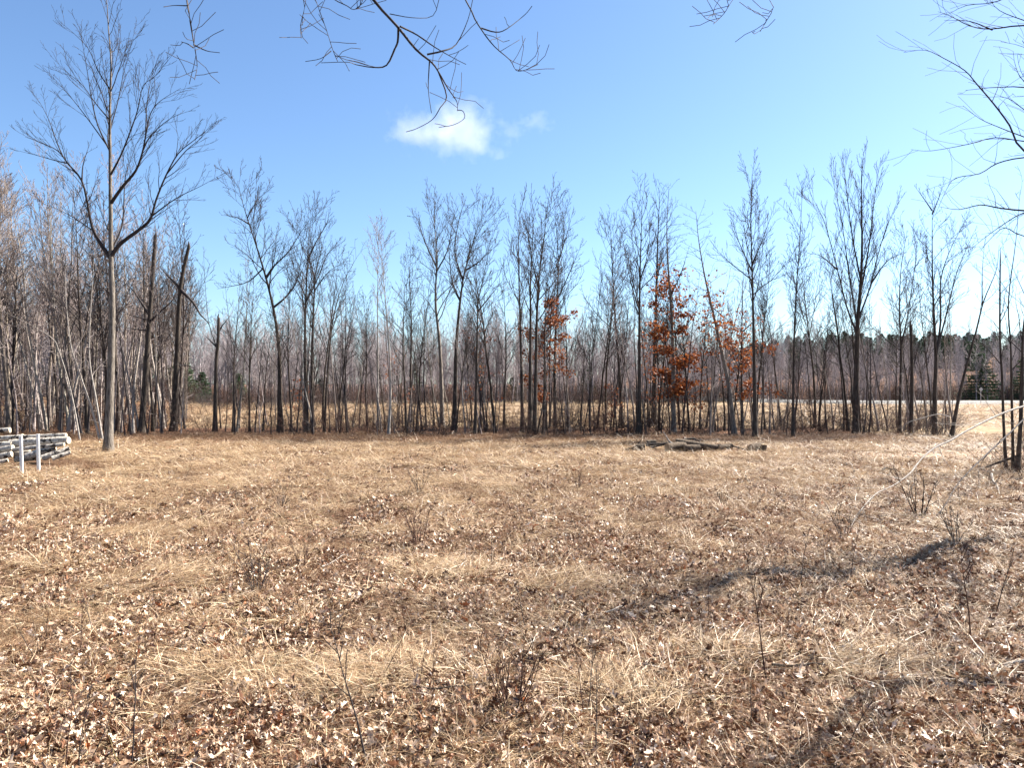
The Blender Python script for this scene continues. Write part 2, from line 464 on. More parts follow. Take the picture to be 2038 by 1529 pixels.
# ------------------------------------------------------------------ trees traced from the place (each one its own)
def traced_tree(label, trunk, w, limbs=(), S=None, bark='bark_dark', twig='twig_dark', tint=(1, 1, 1), D=None, side_t0=0.4, dens=1.0, taper=0.07, broken=False,
                leaves=0, leaf_size=0.17, leaf_z=None, group=None, cat='tree', name='bare_tree', leaf_spread=0.25, flare=0.55, depth_k=0.55):
    S = S or habit()
    w *= 0.76; limbs = [(lw * 0.72, p) for lw, p in limbs]
    bx, by = trunk[0]
    D = D or depth(by)
    base = (((bx - CX) / F) * D, D, hz(((bx - CX) / F) * D, D))
    def loc(px, py, dy=0.0):
        p = W(px, py, D + dy); k = (D + dy) / D
        return ((px - CX) / F * D - base[0], dy, H - (py - CY) / F * D - base[2])
    ty = RND.uniform(-0.08, 0.08)
    tp = [loc(px, py) for px, py in trunk]
    tp[0] = (tp[0][0], 0, -0.12)
    tp = smooth_poly([(p[0], ty * p[2] * 0.5, p[2]) for p in tp], 4)
    r0 = w / F * D / 2
    n = len(tp)
    L = plen(tp); acc = 0; rad = []
    for i in range(n):
        if i: acc += math.dist(tp[i], tp[i - 1])
        t = acc / L
        rr = r0 * ((1 - t) ** 1.15 * (1 - taper) + taper) * RND.uniform(0.95, 1.05)
        rad.append(rr * (1 + flare * math.exp(-max(tp[i][2], 0) / 0.35)))
    if broken:
        tp = tp + [vadd(tp[-1], (RND.gauss(0, .03), 0, .12)), vadd(tp[-1], (RND.gauss(0, .05), 0, .35))]; rad = rad + [rad[-1] * 0.6, 0.01]
    else:
        rad[-1] = S['rmin']
    trunk_polys = [(tp, rad, 0)]
    crown = []
    wood = [tp]
    side(crown, tp, rad, 0, S, t0=side_t0, dens=dens)
    if not leaves: side(crown, tp, rad, 0, LOWTWIG, t0=0.06, dens=0.55 if w < 14 else 0.3)
    for lw, pts in limbs:
        k = RND.uniform(-depth_k, depth_k)
        x0 = loc(*pts[0])
        flat = lambda q: ((q[0] + base[0]) * D / (D + q[1]) - base[0], (q[2] + base[2] - H) * D / (D + q[1]) + H - base[2])
        best = min((((flat(q)[0] - x0[0]) ** 2 + (flat(q)[1] - x0[2]) ** 2, q) for pl in wood for q in dense(pl)), key=lambda e: e[0])[1]
        y0 = best[1]
        lp = []
        dist = 0; prev = x0
        for i, p in enumerate(pts):
            q = loc(*p); dist += abs(q[0] - prev[0]) + 0.35 * abs(q[2] - prev[2]); prev = q
            yy = y0 + k * dist; f = (D + yy) / D
            lp.append(best if i == 0 else ((q[0] + base[0]) * f - base[0], yy, (q[2] + base[2] - H) * f + H - base[2]))
        lp = smooth_poly(lp, 3)
        r1 = lw / F * D / 2
        m = len(lp)
        lr = [max(r1 * (1 - 0.95 * (i / (m - 1)) ** 0.75), S['rmin']) for i in range(m)]
        wood.append(lp)
        crown.append((lp, lr, 1))
        side(crown, lp, lr, 1, S, t0=0.2, dens=dens)
    root = empty(name, base)
    tag(root, label, cat, group)
    V, Q = tubes(trunk_polys, SIDES)
    t = link(bpy.data.objects.new('trunk', np_mesh('trunk', V, [Q], M[bark])), root); t.color = (*tint, 1)
    if crown:
        V, Q = tubes(crown, SIDES)
        c = link(bpy.data.objects.new('crown', np_mesh('crown', V, [Q], M[twig])), root); c.color = (*tint, 1)
    if leaves:
        lc = leaf_cloud(crown, leaves, leaf_size, levs=(1, 2, 3), zmax=leaf_z, spread=leaf_spread)
        if lc:
            l = link(bpy.data.objects.new('leaves', np_mesh('leaves', lc[0], [lc[1]], M['oak_leaf'], False, lc[2])), root)
            l['kind'] = 'stuff'
    return root

FINE = habit(per_m=[2.0, 3.2, 4.6], lmax=[3.8, 1.7, 0.8], ratio=[0.33, 0.45, 0.45], ang=0.66, up=0.09, rmin=0.0075, wander=0.12)
SLIM = habit(per_m=[2.4, 2.8, 3.6], lmax=[3.0, 1.3, 0.7], ratio=[0.25, 0.42, 0.45], ang=0.62, up=0.10, rmin=0.0075, wander=0.12)
FEW = habit(per_m=[0.5, 1.4, 2.4], lmax=[1.8, 1.0, 0.5], ang=0.9, up=0.05, rmin=0.0075)

# the big tree by the log pile
traced_tree('tall bare tree with pale grey trunk standing alone beside the log pile',
    [(215, 905), (218, 800), (221, 700), (222, 600), (219, 520), (218, 440), (217, 370), (216, 300), (215, 240), (216, 180), (217, 120), (212, 60), (208, 0), (205, -25)], 22,
    [(12, [(219, 515), (197, 480), (183, 450), (175, 410), (163, 360), (135, 325), (115, 300), (85, 285), (50, 272)]),
     (4, [(135, 325), (105, 318), (70, 308), (20, 296)]),
     (5, [(163, 360), (165, 330), (172, 305), (182, 278)]), (4, [(125, 312), (112, 280), (98, 240), (80, 205), (60, 178)]),
     (13, [(221, 510), (240, 485), (280, 455), (300, 435), (310, 400), (330, 350), (355, 305), (385, 280), (410, 260)]),
     (5, [(303, 430), (350, 395), (400, 370), (445, 345)]), (4, [(335, 345), (370, 300), (400, 275), (432, 240)]),
     (10, [(219, 405), (245, 370), (270, 340), (283, 305), (290, 270), (300, 225), (320, 200), (360, 175)]),
     (5, [(285, 300), (300, 270), (340, 235), (385, 218)]), (4, [(290, 270), (292, 210), (300, 160), (308, 110)]),
     (6, [(222, 500), (243, 450), (247, 390), (250, 350), (270, 290), (285, 262)]),
     (6, [(218, 350), (240, 310), (260, 260), (275, 215), (285, 170), (310, 150), (350, 100)]),
     (5, [(215, 300), (195, 250), (183, 200), (175, 150), (165, 90), (160, 55)]),
     (4, [(215, 240), (190, 205), (165, 170), (130, 140), (100, 110)]),
     (4, [(216, 180), (195, 140), (175, 95), (140, 60), (115, 40)]),
     (4, [(217, 260), (235, 200), (245, 150), (258, 100), (272, 45)]),
     (3, [(217, 160), (230, 125), (240, 70), (232, 20)]), (4, [(213, 290), (170, 230), (130, 180), (88, 135)]),
     (4, [(180, 465), (150, 435), (118, 418), (85, 405)]), (3, [(222, 590), (190, 560), (165, 545)]), (3, [(222, 470), (200, 420), (190, 390)])],
    habit(per_m=[0.8, 2.9, 4.4], lmax=[2.6, 1.7, 0.7], ang=0.58, up=0.08, rmin=0.0055, wander=0.13), 'bark_grey', 'twig_dark', (0.80, 0.80, 0.80), side_t0=0.5, taper=0.08, flare=0.7)

traced_tree('dark snag with snapped top, left of the two tall snags', [(281, 862), (287, 780), (293, 690), (298, 620), (303, 550), (308, 470)], 17,
    [(9, [(297, 630), (280, 600), (262, 575), (235, 555)]), (8, [(298, 640), (325, 615), (345, 595), (355, 560)]), (5, [(292, 660), (265, 655), (240, 650)]), (5, [(290, 635), (262, 628), (238, 618)])],
    FEW, broken=True, taper=0.55, side_t0=0.45)
traced_tree('leaning dark snag with jagged top and a hanging broken limb', [(345, 858), (350, 780), (355, 690), (358, 630), (363, 570), (372, 525), (380, 492)], 17,
    [(11, [(362, 575), (345, 560), (330, 545), (316, 528)]), (10, [(364, 578), (385, 603), (398, 625), (412, 640), (420, 655)]), (5, [(357, 730), (375, 728), (390, 738), (402, 760)])],
    FEW, broken=True, taper=0.5, side_t0=0.5)
traced_tree('short broken snag with a forked stub at its top', [(428, 860), (428, 790), (429, 720), (432, 680), (433, 634)], 12,
    [(7, [(433, 660), (445, 645), (457, 630)]), (6, [(431, 692), (418, 678), (405, 665)]), (3, [(430, 690), (415, 640), (408, 560), (405, 500)])],
    FEW, broken=True, taper=0.6, side_t0=0.5)
traced_tree('leaning bare tree with long branches sweeping up to the right', [(557, 862), (556, 780), (555, 700), (545, 625), (530, 560), (512, 500), (494, 445), (480, 400), (472, 365)], 14,
    [(7, [(546, 612), (570, 590), (590, 560), (600, 515), (605, 480)]), (7, [(527, 552), (545, 530), (575, 500), (600, 460), (625, 425)]), (5, [(495, 448), (470, 432), (440, 428)]),
     (5, [(522, 535), (495, 560), (460, 570), (432, 575)]), (4, [(490, 435), (505, 410), (520, 400)])], FINE, side_t0=0.45)
traced_tree('straight bare tree with crown blown to the right, beside the leaning tree', [(610, 860), (607, 760), (605, 640), (608, 540), (612, 450), (618, 425)], 12,
    [(5, [(607, 600), (630, 560), (650, 510), (670, 490)]), (5, [(609, 520), (630, 480), (650, 445), (655, 425)])], FINE, side_t0=0.35)
traced_tree('bare tree with slanting branches just right of the straight one', [(622, 852), (621, 760), (624, 660), (628, 580), (632, 540), (650, 470)], 12,
    [(4, [(628, 580), (655, 540), (690, 520)])], FINE, side_t0=0.4, tint=(0.9, 0.9, 0.9))
traced_tree('thin bare tree leaning right with a long bare top', [(645, 862), (652, 740), (662, 640), (680, 570), (705, 520), (722, 495)], 7, (), FEW, side_t0=0.4)
traced_tree('pale thin trunk, left one of the white pair', [(752, 856), (751, 740), (750, 600), (751, 500), (752, 455)], 6, (), SLIM, 'bark_pale', 'twig_pale', side_t0=0.45)
traced_tree('pale thin trunk curving at its foot, right one of the white pair', [(773, 868), (777, 780), (774, 700), (766, 600), (760, 530), (756, 470)], 7, (), SLIM, 'bark_pale', 'twig_pale', side_t0=0.45)
traced_tree('slender dark tree with a narrow crown right of the white pair', [(818, 842), (817, 740), (818, 640), (814, 560), (816, 490)], 8, (), SLIM, side_t0=0.4)
traced_tree('bare tree with whitish upper trunk and twisting top', [(880, 850), (878, 760), (874, 680), (866, 600), (868, 520), (864, 450), (862, 400)], 13,
    [(5, [(867, 530), (845, 480), (832, 440), (820, 425)]), (5, [(868, 540), (890, 500), (900, 450), (905, 420)])], FINE, 'bark_grey', side_t0=0.4)
traced_tree('dark bare tree forking into a wide open crown', [(904, 858), (906, 760), (908, 680), (914, 610), (922, 550), (935, 500), (950, 450), (965, 420)], 14,
    [(6, [(913, 600), (900, 560), (895, 510), (898, 440)]), (6, [(920, 560), (905, 500), (915, 430), (925, 405)]), (6, [(925, 540), (955, 520), (980, 490)])], FINE, side_t0=0.45)
traced_tree('dark bare tree leaning right beside the forked one', [(945, 868), (948, 760), (950, 660), (952, 600), (965, 540), (978, 470)], 9, [(5, [(951, 620), (975, 590), (1000, 560)])], FINE, side_t0=0.4)
traced_tree('leftmost of the three close trunks by the orange leaves', [(1040, 862), (1038, 760), (1036, 660), (1033, 560), (1032, 480), (1036, 400)], 10, (), SLIM, side_t0=0.4)
traced_tree('middle of the three close trunks by the orange leaves', [(1054, 866), (1055, 760), (1056, 640), (1056, 560), (1060, 480), (1062, 410)], 12, (), SLIM, side_t0=0.4)
traced_tree('tallest of the three close trunks by the orange leaves', [(1063, 868), (1066, 760), (1068, 650), (1072, 560), (1082, 480), (1092, 390)], 13, [(5, [(1070, 570), (1055, 500), (1050, 430)])], FINE, side_t0=0.4)
traced_tree('bare tree with a wide twiggy crown behind the three trunks', [(1105, 850), (1104, 740), (1108, 620), (1112, 540), (1110, 480), (1105, 420)], 10, [(5, [(1108, 600), (1135, 540), (1160, 480)]), (4, [(1110, 520), (1130, 460), (1140, 420)])], FINE, side_t0=0.35)
traced_tree('young oak keeping orange leaves between the three trunks and the brush', [(1087, 858), (1086, 780), (1084, 700), (1086, 640), (1090, 590)], 8, [(4, [(1085, 700), (1060, 670), (1030, 650)]), (4, [(1085, 660), (1110, 640), (1145, 625)]), (3, [(1086, 740), (1110, 735), (1130, 745)])],
    habit(per_m=[2.2, 2.4, 2.2], lmax=[1.8, 0.9, 0.4], ang=1.05, up=0.02), side_t0=0.12, leaves=2000, leaf_size=0.18, leaf_spread=0.18, taper=0.1)
traced_tree('thin bare tree with sparse branches left of the brush pile', [(1238, 852), (1234, 760), (1226, 660), (1220, 560), (1217, 500), (1214, 452)], 10, (), FINE, side_t0=0.4)
traced_tree('straight dark tree standing just left of the brush pile', [(1272, 868), (1272, 760), (1272, 640), (1273, 540), (1275, 470), (1277, 395)], 13, [(5, [(1272, 620), (1255, 560), (1240, 480)]), (4, [(1273, 560), (1290, 500), (1296, 430)])], FINE, side_t0=0.4)
traced_tree('thick dark trunk behind the leafy oak', [(1301, 848), (1302, 760), (1304, 650), (1306, 560), (1308, 480), (1312, 380)], 15, (), SLIM, side_t0=0.5)
OAK = habit(per_m=[3.0, 2.2, 2.0], lmax=[1.35, 0.7, 0.4], ratio=[0.24, 0.42, 0.45], ang=1.05, up=0.0)
traced_tree('tall oak keeping rusty leaves from foot to crown beside the brush pile', [(1341, 864), (1340, 780), (1338, 680), (1334, 600), (1328, 520), (1326, 450), (1330, 370)], 14, [(5, [(1334, 590), (1355, 545), (1372, 490)])],
    OAK, 'bark_grey', side_t0=0.12, leaves=8200, leaf_size=0.2, leaf_z=10.5, leaf_spread=0.2)
traced_tree('oak leaning left with rusty leaf sprays on its upper trunk', [(1462, 866), (1452, 780), (1436, 700), (1418, 620), (1402, 550), (1390, 480), (1384, 420)], 14, [(4, [(1425, 645), (1450, 655), (1480, 660)]), (4, [(1415, 610), (1440, 630), (1455, 640)])],
    OAK, 'bark_grey', side_t0=0.3, leaves=2600, leaf_size=0.18, leaf_z=10.0, leaf_spread=0.18)
traced_tree('young oak with flat sprays of orange leaves right of the leaning oak', [(1478, 862), (1476, 780), (1476, 690), (1478, 600), (1480, 520)], 9, [(4, [(1476, 700), (1510, 690), (1545, 700)]), (4, [(1477, 780), (1510, 775), (1545, 785)]), (4, [(1476, 660), (1500, 640), (1520, 625)])],
    OAK, side_t0=0.2, leaves=2600, leaf_size=0.18, leaf_z=8.0, leaf_spread=0.18)
traced_tree('straight dark tree with a pointed crown right of the oaks', [(1503, 872), (1502, 760), (1500, 640), (1498, 540), (1496, 450), (1498, 350)], 12, [(5, [(1497, 540), (1470, 480), (1455, 430)]), (5, [(1498, 530), (1520, 470), (1545, 400)]), (4, [(1498, 560), (1450, 520), (1420, 490)])], FINE, side_t0=0.45)
traced_tree('slender tree with a narrow bare top left of the fan shaped tree', [(1578, 872), (1579, 760), (1581, 660), (1586, 560), (1592, 480), (1598, 360)], 8, (), SLIM, side_t0=0.35)
traced_tree('big bare tree with a fan shaped crown of upright limbs', [(1703, 866), (1703, 780), (1705, 700), (1706, 640), (1712, 560), (1714, 480), (1712, 400), (1714, 315)], 17,
    [(7, [(1702, 665), (1685, 610), (1665, 530), (1640, 440), (1612, 385)]), (6, [(1704, 650), (1692, 560), (1675, 440), (1655, 350)]), (5, [(1670, 540), (1635, 510), (1612, 505)]),
     (7, [(1708, 640), (1732, 570), (1755, 480), (1790, 390)]), (7, [(1711, 590), (1728, 500), (1740, 400), (1748, 335)]), (6, [(1712, 560), (1696, 470), (1685, 380), (1680, 330)]), (5, [(1730, 560), (1765, 520), (1795, 505)])],
    habit(per_m=[1.2, 3.0, 4.2], lmax=[3.2, 1.9, 0.8], ang=0.42, up=0.10, rmin=0.007, wander=0.11), side_t0=0.45)
traced_tree('crooked bare tree with a cluster of stems right of the fan shaped tree', [(1790, 862), (1791, 780), (1792, 700), (1788, 620), (1790, 540), (1800, 470)], 9, [(5, [(1792, 690), (1808, 620), (1822, 520), (1828, 470)])], FINE, side_t0=0.4)
traced_tree('short dark stump trunk with a broken top among the stems', [(1812, 866), (1814, 790), (1813, 720), (1810, 650)], 10, [(5, [(1813, 740), (1825, 700), (1834, 660)])], FEW, broken=True, taper=0.7, side_t0=0.6)
traced_tree('dark tree splitting into several upright limbs beside the gap', [(1860, 866), (1860, 780), (1862, 715), (1858, 640), (1854, 540), (1853, 420)], 13,
    [(8, [(1862, 710), (1872, 640), (1872, 560), (1890, 500), (1920, 440)]), (7, [(1864, 700), (1885, 620), (1905, 540), (1935, 470)]), (4, [(1853, 420), (1835, 390), (1820, 370)]), (4, [(1853, 425), (1870, 390), (1880, 360)])], FINE, side_t0=0.5)
traced_tree('tree leaning hard right at the edge of the gap', [(1892, 872), (1905, 800), (1920, 730), (1938, 660), (1952, 600), (1975, 540), (1980, 490)], 10, [(4, [(1950, 610), (1955, 540), (1960, 480)])], FEW, side_t0=0.4)

# near stems on the right edge
NEAR = habit(per_m=[1.2, 2.4, 3.5], lmax=[2.2, 1.1, 0.5], ang=0.7, up=0.06, rmin=0.004)
traced_tree('thin straight stem left of the clump at the right edge', [(2003, 922), (1999, 840), (1998, 760), (1995, 680), (1996, 600), (1999, 490)], 8, (), NEAR, D=26.5, side_t0=0.3, taper=0.4)
traced_tree('thick stem of the clump at the right edge', [(2024, 940), (2030, 850), (2032, 760), (2034, 660), (2046, 560), (2060, 420)], 12, (), NEAR, D=25.6, side_t0=0.25)
traced_tree('middle stem of the clump at the right edge', [(2017, 936), (2014, 860), (2010, 760), (2008, 690), (2002, 600), (2015, 480), (2022, 380)], 8, (), NEAR, D=26.0, side_t0=0.3)

# the tree off the right edge whose branches reach into view and whose shadow lies over the meadow
def big_side_tree(label, base, height, r0, entering, seed, D, twigs=1.4, tlen=0.8, dens=1.0, reach=5.5):
    global RND
    RND = random.Random(seed)
    S = habit(per_m=[dens, 2.0, 3.0], lmax=[reach, 2.2, 0.8], ratio=[0.42, 0.42, 0.45], ang=0.9, up=0.05, rmin=0.0035, wander=0.13)
    bz = hz(base[0], base[1])
    tp = smooth_poly([(0, 0, -0.1), (0.15, 0.1, height * 0.17), (-0.25, 0.35, height * 0.34), (0.25, -0.3, height * 0.5), (-0.1, 0.5, height * 0.66), (0.3, -0.1, height * 0.83), (0.1, 0.4, height)], 4)
    n = len(tp)
    rad = [r0 * (1 - 0.93 * i / (n - 1)) * (1 + 0.6 * math.exp(-max(tp[i][2], 0) / 0.4)) for i in range(n)]
    tk = [(tp, rad, 0)]; cr = []
    side(cr, tp, rad, 0, S, t0=0.28, dens=1.0)
    for lw, pts in entering:
        q = [W(px + RND.gauss(0, 1.5), py + RND.gauss(0, 1.5), D + RND.uniform(-0.15, 0.15)) for px, py in pts]
        q = [(p[0] - base[0], p[1] - base[1], p[2] - bz) for p in q]
        if pts[0][0] > 2060 or pts[0][1] < -30:        # a limb that leaves the trunk outside the frame
            z = min(max(q[0][2] - 0.35 * math.hypot(q[0][0], q[0][1]), height * 0.25), height * 0.85)
            s, _, _, _ = at(tp, z / height)
            q = [s, ((s[0] + q[0][0]) / 2, (s[1] + q[0][1]) / 2, (s[2] + q[0][2]) / 2 + 0.25)] + q
        lp = smooth_poly(q, 3); m = len(lp)
        r1 = lw / F * D / 2
        lr = [max(r1 * (1.05 - 0.93 * i / (m - 1)), S['rmin']) for i in range(m)]
        cr.append((lp, lr, 1))
        side(cr, lp, lr, 2, dict(S, up=0.03, minz=-0.6, wander=0.2, per_m=[1, 1, twigs], lmax=[1, 1, tlen], ang=0.8), t0=0.45)
    root = empty('bare_tree', (base[0], base[1], bz)); tag(root, label, 'tree')
    V, Q = tubes(tk, SIDES); t = link(bpy.data.objects.new('trunk', np_mesh('trunk', V, [Q], M['bark_dark'])), root)
    V, Q = tubes(cr, SIDES); c = link(bpy.data.objects.new('crown', np_mesh('crown', V, [Q], M['twig_dark'])), root)
    return root

big_side_tree('large bare tree whose twiggy branches reach in from the right edge', (12.9, 16.2), 14.0, 0.165,
    [(5, [(2120, 60), (2038, 52), (1975, 57), (1930, 48), (1890, 30), (1868, 22)]), (3, [(1975, 56), (1930, 40), (1880, 38)]),
     (4, [(2100, 60), (2038, 42), (1990, 20), (1965, -5)]), (4, [(2090, -40), (1985, 0), (1925, 12), (1880, 30)]),
     (5, [(2150, 350), (2038, 300), (2010, 250), (1980, 205), (1945, 165), (1920, 140), (1880, 118), (1840, 100), (1800, 102)]),
     (4, [(2120, 285), (2038, 280), (1980, 275), (1930, 285), (1850, 302), (1812, 296)]), (4, [(2110, 300), (2038, 270), (1990, 255), (1950, 235), (1915, 208)]),
     (4, [(2130, 310), (2038, 312), (1985, 325), (1950, 345), (1900, 355), (1880, 380), (1858, 430)]), (6, [(2150, 425), (2038, 420), (1990, 415), (1950, 410), (1910, 415), (1868, 410)]),
     (4, [(2120, 400), (2038, 420), (2000, 445), (1960, 475), (1930, 497)]), (3, [(2100, 130), (2038, 92), (1990, 85)]), (3, [(2120, 200), (2038, 165), (2022, 130), (2018, 100)]),
     (4, [(2140, 480), (2038, 470), (2000, 450), (1975, 470), (1950, 500)]), (4, [(2120, 260), (2050, 225), (2005, 195), (1960, 190)])], 21, 16.0, 2.0, 0.8, 3.0)
big_side_tree('bare tree beyond the right edge casting the shadow in the near corner', (10.6, 10.6), 10.5, 0.11, [], 33, 10.6, 1.4, 0.8, 2.2, 2.3)

# the tree behind the viewer whose twigs hang into the top of the picture
big_side_tree('bare tree overhead whose thin drooping twigs hang in the top sky', (1.2, -3.5), 12.0, 0.30,
    [(8, [(690, -90), (745, 0), (790, 53), (830, 100), (858, 125), (875, 145), (893, 175), (908, 205), (911, 219)]),
     (5, [(792, 53), (792, 80), (788, 100), (770, 130), (740, 136), (710, 130), (690, 122), (640, 122)]), (4, [(795, 53), (830, 68), (870, 95), (905, 118), (928, 127)]),
     (4, [(848, 108), (880, 100), (905, 88), (930, 40), (940, 0)]), (2.5, [(858, 125), (855, 180), (860, 225)]), (3, [(873, 145), (887, 190), (875, 215), (858, 238), (830, 258), (808, 264)]),
     (2, [(911, 217), (922, 222), (925, 235), (905, 250), (875, 253)]), (3, [(612, -50), (630, 0), (650, 55), (662, 100), (672, 122)]), (2, [(662, 100), (640, 115), (610, 122)]),
     (2, [(615, -60), (608, 10), (597, 50), (602, 75)]), (4, [(920, -60), (940, 20), (958, 60), (985, 95), (1015, 120), (1028, 138), (1045, 139), (1070, 124)]), (3, [(958, 55), (985, 62), (1010, 58), (1045, 30), (1058, 12)]),
     (5, [(365, -50), (375, 20), (385, 70), (388, 100), (391, 130), (387, 160)]), (3, [(386, 90), (410, 102), (440, 105)]), (3, [(386, 92), (372, 85), (362, 82)]), (2.5, [(373, 10), (345, 8), (325, 12)]),
     (2, [(1460, -40), (1450, 10), (1435, 30), (1420, 44)]), (2, [(1540, -40), (1538, 15), (1525, 45), (1514, 60)]), (3, [(640, -40), (690, 12), (710, 18), (722, 5), (728, -20)]), (2, [(775, 25), (820, 35), (860, 30), (875, -10)])], 45, 8.0, 0.8, 0.35)

# ------------------------------------------------------------------ the rest of the treeline: a few grown kinds, copied
RND = random.Random(77)

def grown(height, r0, S, side_t0, lean=0.03, fork=0, taper=0.06):
    """a free-standing tree grown from nothing -> (trunk polys, crown polys)"""
    p = (0, 0, -0.15); d = vnorm((RND.gauss(0, lean), RND.gauss(0, lean), 1)); n = 12
    tp, rad = [p], [r0 * 1.5]
    for i in range(n):
        d = vnorm((d[0] + RND.gauss(0, 0.045), d[1] + RND.gauss(0, 0.045), d[2] + 0.03))
        p = vadd(p, d, height / n); tp.append(p); rad.append(max(r0 * ((1 - taper) * (1 - (i + 1) / n) ** 1.2 + taper), S['rmin']))
    tk = [(tp, rad, 0)]; cr = []
    for k in range(fork):
        t = RND.uniform(0.3, 0.55); q, dd, i, f = at(tp, t)
        d = deflect(dd, RND.uniform(0.25, 0.45)); L = height * (1 - t) * RND.uniform(0.75, 1.0)
        pts, rr = [q], [rad[i] * 0.6]
        for j in range(8):
            d = vnorm((d[0] + RND.gauss(0, .06), d[1] + RND.gauss(0, .06), d[2] + 0.12)); pts.append(vadd(pts[-1], d, L / 8)); rr.append(max(rad[i] * 0.6 * (1 - 0.9 * (j + 1) / 8), S['rmin']))
        tk.append((pts, rr, 1)); side(cr, pts, rr, 1, S, t0=0.25)
    side(cr, tp, rad, 0, S, t0=side_t0)
    side(cr, tp, rad, 0, dict(LOWTWIG, rmin=S['rmin']), t0=0.06)
    return tk, cr

def proto(kind, height, r0, S, side_t0, bark, twig, fork=0, lean=0.03):
    tk, cr = grown(height, r0, S, side_t0, lean, fork)
    V, Q = tubes(tk, SIDES); mt = np_mesh(kind + '_trunk', V, [Q], M[bark])
    V, Q = tubes(cr, SIDES); mc = np_mesh(kind + '_crown', V, [Q], M[twig])
    return mt, mc

BUSHY = habit(per_m=[2.1, 3.0, 3.8], lmax=[3.6, 1.8, 0.9], ratio=[0.28, 0.44, 0.45], ang=0.66, up=0.09, rmin=0.009, wander=0.12)
DARKS = [proto('treeline', 13.5 + RND.uniform(-1.5, 1.5), 0.10 + 0.02 * k / 5, BUSHY, 0.38, 'bark_dark', 'twig_dark', fork=k % 3) for k in range(6)]
GREYS = [proto('grey', 15 + RND.uniform(-1, 1.5), 0.115, BUSHY, 0.36, 'bark_grey', 'twig_pale', fork=k % 2) for k in range(4)]
PALES = [proto('pale', 13 + RND.uniform(-1, 2), 0.08, habit(per_m=[1.9, 2.0, 2.6], lmax=[1.9, 1.0, 0.5], ratio=[0.2, .42, .45], ang=0.6, up=0.11, rmin=0.009), 0.4, 'bark_pale', 'twig_pale', lean=0.08) for k in range(3)]
SAPS = []
for k in range(6):
    tk, cr = grown(6.0 + k * 0.7, 0.042 + 0.004 * k, habit(per_m=[1.8, 2.0, 2.0], maxlev=2, lmax=[1.3, 0.6, 0.4], ratio=[0.2, .4, .4], ang=0.8, up=0.06, rmin=0.007, wander=0.15), 0.2, 0.09)
    V, Q = tubes(tk + cr, lambda lev: {0: 6, 1: 4}.get(lev, 3)); SAPS.append(np_mesh('sapling', V, [Q], M['twig_dark'] if k % 3 else M['twig_pale']))
BRUSH = []
for k in range(6):
    polys = []
    for j in range(13):
        a = RND.uniform(0, 6.28); e = RND.uniform(0.1, 1.5)
        shoot(polys, (math.cos(a) * RND.uniform(0, .35), math.sin(a) * RND.uniform(0, .35), -0.05), vnorm((math.cos(a) * e, math.sin(a) * e, 1)), RND.uniform(0.8, 2.7), 0.013, 1,
              habit(maxlev=3, per_m=[2, 3.0, 3.0], lmax=[1.2, 0.9, 0.5], ang=0.85, up=0.01, rmin=0.006, wander=0.2))
    V, Q = tubes(polys, lambda lev: 3); BRUSH.append(np_mesh('brush', V, [Q], M['stem_red'] if k % 2 else M['twig_dark']))

def put_tree(pm, x, y, s, label, group, tint, sz=1.0, name='bare_tree'):
    root = empty(name, (x, y, hz(x, y)), RND.uniform(0, 6.28)); root.scale = (s, s, s * sz)
    tag(root, label, 'tree', group)
    for nm, me in (('trunk', pm[0]), ('crown', pm[1])):
        o = link(bpy.data.objects.new(nm, me), root); o.color = (*tint, 1)

def grey_tint(a=0.75, b=1.2):
    k = RND.uniform(a, b); return (k, k * RND.uniform(0.95, 1.0), k * RND.uniform(0.9, 1.0))

LM = [(-20, 'wood edge'), (60, 'log pile'), (215, 'tall lone tree'), (283, 'left tall snag'), (350, 'leaning snag'), (428, 'short forked snag'), (556, 'big leaning tree'), (612, 'windblown tree'), (690, 'long topped tree'),
      (752, 'white trunk pair'), (818, 'slender narrow tree'), (878, 'whitish twisting tree'), (908, 'wide forked tree'), (980, 'dull young oak'), (1054, 'three close trunks'), (1105, 'wide twiggy tree'), (1170, 'orange oak gap'),
      (1236, 'sparse thin tree'), (1272, 'straight dark tree'), (1340, 'tall rusty oak'), (1400, 'brush pile'), (1462, 'left leaning oak'), (1502, 'pointed dark tree'), (1578, 'narrow topped tree'), (1640, 'fan tree thicket'),
      (1703, 'fan shaped tree'), (1790, 'crooked tree'), (1860, 'many limbed tree'), (1892, 'hard leaning tree')]
def where(px):
    k, nm = min(LM, key=lambda e: abs(e[0] - px))
    d = px - k
    return ('behind the ' if abs(d) < 9 else ('left of the ' if d < 0 else 'right of the ')) + nm
def size_word(s, a, b): return 'short' if s < a else ('tall' if s > b else 'middling')
